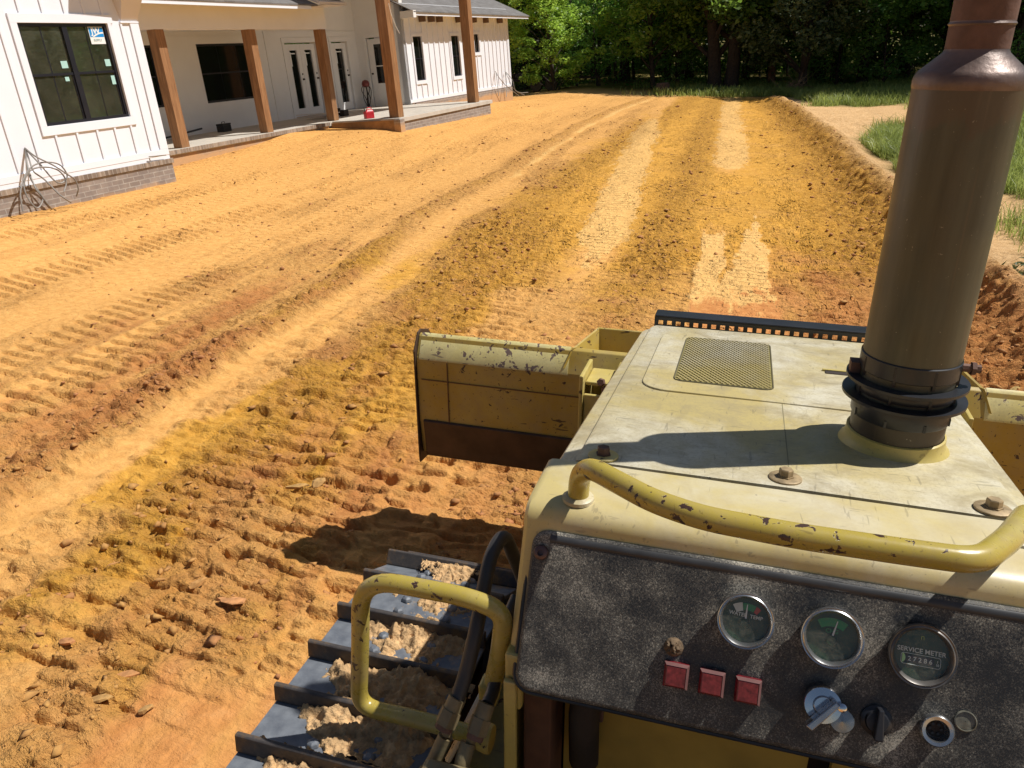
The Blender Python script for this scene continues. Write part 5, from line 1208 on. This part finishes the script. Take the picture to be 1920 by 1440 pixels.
def wxy(px, y, py=150):
    w_ = R@np.array([px-960, py-720, FPX]); return w_[0]/w_[1]*y, y
def at_px(px, y): x, yy = wxy(px, y); return (x, yy, zg(x, yy)-.03)
V1 = dict(seed=3, H_=12, crown0=3.2, crw=3.4, trunk_r=.24, leafsize=.26, nclump=26, per=110)
V2 = dict(seed=8, H_=13.5, crown0=2.4, crw=3.8, trunk_r=.3, leafsize=.24, nclump=30, per=120)
V3 = dict(seed=12, H_=11, crown0=1.2, crw=2.8, trunk_r=.17, leafsize=.2, nclump=30, per=170)
VB = dict(seed=21, H_=5.6, crown0=.5, crw=1.8, trunk_r=.1, leafsize=.15, nclump=46, per=620, csc=.72)
VS = dict(seed=31, H_=5.2, crown0=.5, crw=1.5, trunk_r=.05, leafsize=.13, nclump=22, per=420)
VS2 = dict(seed=37, H_=7, crown0=1.0, crw=1.7, trunk_r=.07, leafsize=.14, nclump=26, per=330)
VP_ = dict(seed=44, H_=11, crown0=2.0, crw=2.6, trunk_r=.2, leafsize=.26, nclump=34, per=260, shape='cone')
VD = dict(seed=51, H_=9, crown0=2.6, crw=3.2, trunk_r=.36, leafsize=.24, nclump=34, per=200, trunks=2)
make_tree('bushy_tree', 'bush', at_px(1035, 39.5), 'rounded bright green leafy tree standing past the far corner of the house', 'leaf_bright', 'bark', rot=.4, scale=1.0, **VB)
make_tree('bushy_tree', 'bush', at_px(985, 44), 'bright leafy tree half hidden behind the far end of the house', 'leaf_bright', 'bark', rot=2.4, scale=1.05, **VB)
make_tree('oak_tree', 'oakd', at_px(1352, 41), 'broad dark tree with a thick forked double trunk at the back of the yard', 'leaf', 'bark', rot=.2, **VD)
make_tree('pine_tree', 'pine', at_px(1442, 43.5), 'reddish trunked pine right of the forked tree', 'needle_leaf', 'bark_red', rot=1.0, **dict(VP_, crown0=3.6, seed=45))
make_tree('pine_tree', 'pine2', at_px(1508, 40.5), 'feathery grey green pine with boughs reaching low over the grass', 'needle_leaf', 'bark', rot=2.0, **dict(VP_, crown0=1.7, seed=47, per=420, leafsize=.2))
make_tree('oak_tree', 'oak1', at_px(1225, 41.5), 'tree with low hanging lit boughs left of the forked tree', 'leaf_bright', 'bark', rot=.7, **dict(V2, crown0=1.9, seed=9, H_=5.9, crw=2.5, trunk_r=.14, leafsize=.18, csc=.75, per=420))
make_tree('oak_tree', 'oak2', at_px(1620, 42.5), 'straight dark trunked tree behind the green saplings', 'leaf_blue', 'bark', rot=1.7, **V1)
for i, (px, y, k_, sc_, rot, lb_) in enumerate(((1570, 42, 'sapb', 1.0, .3, 'leafy sapling right of the feathery pine'), (1660, 41, 'sapb', 1.15, 1.9, 'leafy sapling left of the exhaust stack, nearer one'), (1700, 44, 'sapc', 1.0, 2.9, 'taller sapling close to the left edge of the stack neck'),
                                           (1905, 36, 'sapb', 1.2, .9, 'sapling seen right of the stack neck'), (1270, 43, 'sapc', .9, 4.0, 'thin dark sapling left of the forked trunk'), (1400, 45, 'sapc', 1.0, 5.0, 'thin sapling between the forked tree and the reddish pine'), (1120, 42.5, 'sapc', 1.0, 2.2, 'dark sapling right of the rounded bright tree'), (1545, 45, 'sapc', 1.1, .2, 'slim sapling behind the feathery pine'))):
    make_tree('sapling', k_, at_px(px, y), lb_, 'leaf_sap', 'bark', rot=rot, scale=sc_, **(VS if k_ == 'sapb' else VS2))
nback = 0
for row, (y, step, x0, x1) in enumerate(((48, 3.6, -22, 38), (53, 4.2, -26, 44), (60, 5.0, -30, 50))):
    x = x0
    while x < x1:
        xx = x+rng.uniform(-1, 1); yy = y+rng.uniform(-1.8, 1.8)
        kk = ('b1', 'b2', 'b3')[nback % 3]
        nm_ = ('front', 'middle', 'deepest')[row]
        make_tree('woodland_tree', kk, (xx, yy, zg(xx, yy)-.05), 'shaded dark green tree in the '+nm_+' row of the woods behind the yard', ('leaf', 'leaf_blue', 'leaf')[nback % 3], 'bark', group='trees in the %s row of the woods' % nm_, rot=rng.uniform(0, 6.28), scale=rng.uniform(.85, 1.15), **(V1, V2, V3)[nback % 3]); nback += 1
        x += step*rng.uniform(.8, 1.2)
for i, (px, y) in enumerate(((1835, 38.5), (1960, 38), (2080, 37), (2230, 36.5))):  # trees added so that their shade reaches the yard's far edge
    make_tree('oak_tree', 'oakr', at_px(px, y), ('tall tree added to cast shade, mostly hidden by the stack neck', 'tall tree added to cast shade, right behind the stack', 'tall tree added to cast shade beyond the right edge of the view', 'last tall tree added to cast shade, far to the right')[i], 'leaf_blue', 'bark', rot=i*1.7, **dict(V1, crown0=3.4, seed=71, H_=13, crw=4.0, nclump=36, csc=.8, per=95))
# right hand side trees beyond the stack
for i, (px, y) in enumerate(((1900, 45), (1780, 47), (2050, 42))):
    make_tree('woodland_tree', 'b2', at_px(px, y), ('tree at the right edge of the woods', 'tree hidden behind the exhaust stack', 'tree just outside the right of the view')[i], 'leaf_blue', 'bark', rot=i*1.3, **V2)
# slender trunks standing in the shade
for i in range(34):
    px = 985+rng.uniform(0, 760); y = rng.uniform(42.5, 56); x, yy = wxy(px, y); r_ = rng.uniform(.035, .11); z_ = zg(x, yy)
    hgt = rng.uniform(5, 9); ln = rng.uniform(-.5, .5)
    o = MB().tube([(ln*t*t*.8+.05*math.sin(9*t+i), .05*math.cos(7*t), hgt*t-.1) for t in np.linspace(0, 1, 8)], [r_*(1-.6*t) for t in np.linspace(0, 1, 8)], 7).build('slender_trunk', M['bark'], smooth=True)
    o.location = (x, yy, z_); tag(o, 'thin bare dark trunk standing in the shade of the woods', 'tree trunk', 'thin bare trunks in the woods')
# undergrowth and the deep wood as masses
r_ = np.random.default_rng(5)
n = 26000; X_ = r_.uniform(-30, 45, n); Y_ = r_.uniform(42.5, 50, n); hc = fbm(X_*.5, Y_*.5, 3, 301); Z_ = r_.random(n)**1.3*(.25+2.6*np.clip(hc-.35, 0, 1)*2)
k_ = r_.random(n) < (.15+1.2*np.clip(hc-.3, 0, 1)*1.6)
P_ = np.stack([X_, Y_, grade(X_, Y_)+Z_], 1)[k_]; V_, F_ = leaf_cards(P_, .17, r=r_)
o = np_mesh('undergrowth', V_, F_, M['leaf_blue']); o['kind'] = 'stuff'; tag(o, 'dark leafy undergrowth along the foot of the woods', 'undergrowth')
n = 120000; X_ = r_.uniform(-50, 75, n); Y_ = 66+r_.normal(size=n)*1.6; Z_ = r_.random(n)**1.6*12
P_ = np.stack([X_, Y_+2*np.sin(X_*.4), grade(X_, Y_)+Z_], 1); V_, F_ = leaf_cards(P_, .42, r=r_)
o = np_mesh('far_woods', V_, F_, M['leaf']); o['kind'] = 'stuff'; tag(o, 'dense dark mass of far trees closing the view behind the woods', 'woods')
# ---- grass
def grass_obj(name, X, Y, Hh, wd, lean, mat, label):
    n = len(X); Z = terrain(X, Y)[0]; a = rng.uniform(0, 2*np.pi, n); b = rng.uniform(0, 2*np.pi, n); ln = lean*Hh*rng.random(n)
    dx, dy = np.cos(a)*wd, np.sin(a)*wd; lx, ly = np.cos(b)*ln, np.sin(b)*ln
    P0_ = np.stack([X-dx, Y-dy, Z-.02], 1); P1_ = np.stack([X+dx, Y+dy, Z-.02], 1)
    P2_ = np.stack([X+dx*.7+lx*.35, Y+dy*.7+ly*.35, Z+Hh*.6], 1); P3_ = np.stack([X-dx*.7+lx*.35, Y-dy*.7+ly*.35, Z+Hh*.6], 1)
    P4_ = np.stack([X+lx, Y+ly, Z+Hh*(1-.25*rng.random(n))], 1)
    V_ = np.stack([P0_, P1_, P2_, P3_, P4_], 1).reshape(-1, 3); i5 = np.arange(n)*5
    F_ = np.stack([np.concatenate([i5, i5+3]), np.concatenate([i5+1, i5+2]), np.concatenate([i5+2, i5+4]), np.concatenate([i5+3, i5+4])], 1)
    F_[n:] = np.stack([i5+3, i5+2, i5+4, i5+4], 1)
    me_v = V_
    Fq = F_[:n]; Ft = np.stack([i5+3, i5+2, i5+4], 1)
    Fa = np.vstack([Fq[:, [0, 1, 2]], Fq[:, [0, 2, 3]], Ft])
    o = np_mesh(name, me_v, Fa, mat); o['kind'] = 'stuff'; tag(o, label, 'grass'); return o
N_ = 700000
Y_ = 6.5*np.exp(rng.random(N_)*math.log(44/6.5)); X_ = LBm(Y_)+.6+rng.random(N_)**1.3*(6+.55*Y_)
ga = grass_amt(X_, Y_); tuft = sstep(.38, .68, fbm(X_*2.2, Y_*2.2, 3, 311)+.12*ga)
k_ = (rng.random(N_) < ga*tuft**1.3*.9) & (Y_ < 37)
X1, Y1 = X_[k_], Y_[k_]; Hh = (.06+.26*rng.random(len(X1))**1.5)*(.6+.8*tuft[k_])
grass_obj('grass', X1, Y1, Hh, .0022+.00024*Y1, 1.1, M['grassm'], 'sunlit tufts of long green grass on the sandy bank')
X_ = rng.uniform(-12, 32, 130000); Y_ = rng.uniform(35, 46, 130000); ga = grass_amt(X_, Y_); k_ = rng.random(130000) < ga*.8
X1, Y1 = X_[k_], Y_[k_]; grass_obj('shaded_grass', X1, Y1, .12+.30*rng.random(len(X1))*fbm(X1, Y1, 2, 321)*1.6, .018, .8, M['grassm'], 'shaded grass along the foot of the woods')
X_ = rng.uniform(2.0, 11, 7000); Y_ = rng.uniform(30.5, 35.5, 7000); X2 = rng.normal(-.2, .5, 250); Y2 = rng.normal(38.3, .4, 250); X_ = np.concatenate([X_, X2]); Y_ = np.concatenate([Y_, Y2])
grass_obj('tall_grass', X_, Y_, .15+.42*rng.random(len(X_))**2, .009, .7, M['grassm'], 'tall seeding grass at the end of the yard')
# ---- clods and crumbs scattered on the soil
N_ = 130000
Y_ = 1.2*np.exp(rng.random(N_)*math.log(30/1.2)); X_ = rng.uniform(-1, 1, N_)*0+(-.28*Y_-1.6)+rng.uniform(-1, 1, N_)*(1.9+.62*Y_)
Z_, A_ = terrain(X_, Y_); pr = A_['soil']*(1-.8*sstep(9, 5.5, Y_)*(1-A_['c']))*(.02+np.clip(A_['rough'], 0, 1.2)**1.7*1.1)*(1-.9*A_['pad'])
inm = (X_ > -1.2) & (X_ < 1.4) & (Y_ < 2.9)
k_ = (rng.random(N_) < pr*.42) & ~inm & (X_ > -11)
X1, Y1, Z1 = X_[k_], Y_[k_], Z_[k_]; n = len(X1)
S_ = (.0035+.020*rng.random(n)**4)*(1+.035*Y1)
oct_ = np.array([(1, 0, 0), (0, 1, 0), (-1, 0, 0), (0, -1, 0), (0, 0, 1), (0, 0, -1), (.7, .7, .3), (-.7, .6, -.2)], float)
octF = np.array([(0, 6, 4), (6, 1, 4), (1, 2, 4), (2, 3, 4), (3, 0, 4), (6, 0, 5), (1, 6, 5), (2, 1, 5), (3, 2, 5), (0, 3, 5)])
jit = 1+.5*rng.normal(size=(n, 8, 1)).clip(-1.3, 1.3); a = rng.uniform(0, 6.28, n); ca_, sa_ = np.cos(a), np.sin(a)
B_ = oct_[None]*jit*np.stack([.9+.6*rng.random(n), .7+.4*rng.random(n), .45+.5*rng.random(n)], 1)[:, None, :]
Bx = B_[..., 0]*ca_[:, None]-B_[..., 1]*sa_[:, None]; By = B_[..., 0]*sa_[:, None]+B_[..., 1]*ca_[:, None]
V_ = np.stack([Bx*S_[:, None]+X1[:, None], By*S_[:, None]+Y1[:, None], B_[..., 2]*S_[:, None]+Z1[:, None]+S_[:, None]*.15], -1).reshape(-1, 3)
F_ = (octF[None]+(np.arange(n)*8)[:, None, None]).reshape(-1, 3)
def mk_clod():
    mt, nt, b = new_mat('clay_clods'); k = N(nt); co = k.co(); a = k.noise(co, 1.1, 3); b2 = k.noise(co, 30, 4)
    c = k.mix(k.ramp(a, [(.4, 0.), (.62, 1.)]), (.50, .27, .075), (.40, .17, .065)); c = k.mix(k.ramp(b2, [(.35, .6), (.65, 0.)]), c, (.26, .115, .04))
    k.l(c, b.inputs['Base Color']); b.inputs['Roughness'].default_value = .95; k.bump(b2, .6, .005, b); return mt
o = np_mesh('soil_clods', V_, F_, mk_clod()); o['kind'] = 'stuff'; tag(o, 'loose crumbly clay clods scattered over the graded soil', 'clods')
# bark chips and sticks one can pick out
GPX = {}
def gpt(px, py):
    w_ = R@np.array([px-960, py-720, FPX]); t = 2.15/-w_[2]
    for _ in range(40): P_ = w_*t; t = t*(float(grade(P_[0], P_[1]))/P_[2])**.7
    P_ = w_*t; return P_[0], P_[1]
chips = [(600, 920, .07, .045, 1.2, 'small brown upright clod flake on the clay left of the blade'), (560, 925, .10, .03, .3, 'flat pale flake lying left of the upright brown flake'), (440, 1145, .11, .05, .2, 'large reddish clay flake in the tracks left of the grab handle'), (245, 1262, .10, .035, .5, 'dark rotten wood piece in the cleat marks'), (195, 1325, .08, .04, .2, 'brown bark flake below the rotten wood piece'),
         (275, 1335, .045, .03, .9, 'small round brown flake on the smooth clay'), (130, 1215, .06, .04, .1, 'olive flat stone among the clods near the left edge'), (655, 1005, .05, .02, .5, 'short brown stick by the shadow of the blade'), (375, 1110, .07, .03, 1.0, 'pale upright splinter among the clods'), (1900, 745, .06, .05, .7, 'round clay lump beside the right end of the blade')]
for i, (px, py, L_, W_, a, lb_) in enumerate(chips):
    L_ *= .62; W_ *= .55
    x, y = gpt(px, py); z = zg(x, y); r2 = np.random.default_rng(100+i); n_ = 9
    ring = [(L_*math.cos(t)*(.75+.4*r2.random()), W_*math.sin(t)*(.75+.4*r2.random())) for t in np.linspace(0, 2*math.pi, n_, endpoint=False)]
    mb = MB().add([(u_, v_, .004*r2.normal()) for u_, v_ in ring]+[(u_*.92, v_*.9, .006+.005*r2.random()) for u_, v_ in ring]+[(0, 0, .011)],
                  [(k, (k+1) % n_, n_+(k+1) % n_, n_+k) for k in range(n_)]+[(n_+k, n_+(k+1) % n_, 2*n_) for k in range(n_)]+[tuple(range(n_))[::-1]])
    o = mb.build('bark_chip' if i not in (6, 9) else 'stone', simple('chip_brown_%s' % 'abcdefghij'[i], (.36+.1*r2.random(), .19+.05*r2.random(), .075), .9, 0, .35, 40, .002))
    o.location = (x, y, z+.008+(.02 if i in (0, 8) else 0)); o.rotation_euler = (r2.uniform(-.25, .25)+(1.1 if i in (0, 8) else 0), r2.uniform(-.2, .2), a); tag(o, lb_, 'flake' if i not in (6, 9) else 'stone')
x, y = gpt(1908, 566); z = zg(x, y); r3 = np.random.default_rng(77)
C_ = r3.normal(size=(60, 3))*np.array([.07, .07, .035])+np.array([0, 0, .06]); V_, F_ = leaf_cards(C_, .075, r=r3, asp=.3)
wd_ = empty('weed', (x, y, z)); tag(wd_, 'small grey green weed on the bank right of the exhaust stack', 'weed')
np_mesh('leaves', V_, F_, M['needle_leaf'], wd_); MB().tube([(0, 0, -.02), (.01, 0, .05), (0, .01, .10)], .006, 6).build('stem', M['stick'], wd_)
# stump, brush and trailer at the wood's edge
x, y, z = at_px(1243, 38.5); o = MB().lathe([(.42, -.1), (.34, .15), (.30, .42), (.27, .45), (.02, .47)], (0, 0, 0), (0, 0, 1), 14).build('tree_stump', M['bark_red'], smooth=True, angle=50); o.location = (x, y, z); tag(o, 'weathered reddish tree stump at the edge of the woods', 'stump')
x, y, z = at_px(1490, 39.5); mb = MB()
for k in range(26):
    a = rng.uniform(0, 6.28); L_ = rng.uniform(.4, 1.2); c = rng.normal(size=3)*.3; mb.tube([(c[0]-L_*math.cos(a)/2, c[1]-L_*math.sin(a)*.3, abs(c[2])*.5), (c[0], c[1], .15+abs(c[2])*.6), (c[0]+L_*math.cos(a)/2, c[1]+L_*math.sin(a)*.3, rng.uniform(0, .9))], [.02, .016, .006], 5)
o = mb.build('brush_pile', M['stick']); o.location = (x, y, z); tag(o, 'tangle of dead pinkish brown branches at the foot of the pines', 'brush pile')
x, y, z = at_px(1030, 41.0); tl = empty('utility_trailer', (x, y, z+.02)); tag(tl, 'dark flatbed utility trailer parked under the rounded bright tree', 'trailer')
MB().box((-1.7, -.8, .52), (1.5, .8, .62)).build('trailer_bed', M['dark'], tl, bevel=.01)
MB().box((-1.7, -.8, .62), (-1.64, .8, .9)).build('trailer_gate', M['dark'], tl); MB().box((1.44, -.8, .62), (1.5, .8, .9)).build('trailer_headboard', M['dark'], tl); mb = MB(); mb.tube([(1.5, -.6, .5), (2.6, 0, .45), (1.5, .6, .5)], .04, 8); mb.tube([(2.6, 0, .45), (2.6, 0, .05)], .03, 8); mb.build('trailer_frame', M['dark'], tl)
for sx in (-.45, .35):
    wh = MB().lathe([(.18, -.1), (.30, -.1), (.33, -.06), (.33, .06), (.30, .1), (.18, .1)], (sx, -.92, .33), (0, 1, 0), 24).build('wheel', M['rubber'], tl, smooth=True)
    MB().lathe([(.18, -.04), (.10, -.08), (.04, -.1)], (sx, -.92, .33), (0, 1, 0), 20).build('rim', M['dark'], wh, smooth=True)
mb = MB().box((.1, -.5, .62), (1.0, .4, .95)); mb.build('trailer_load', M['dark'], tl, bevel=.03)

# ------------------------------------------------------------------ lift everything so that the ground under the machine lies near z = 0
for o in list(col.objects):
    if o.parent is None:
        if o.type == 'CAMERA' or o is doz or o is house:
            mw = o.matrix_world.copy(); mw.translation.z += CZ; o.matrix_world = mw
        else: o.location.z += CZ
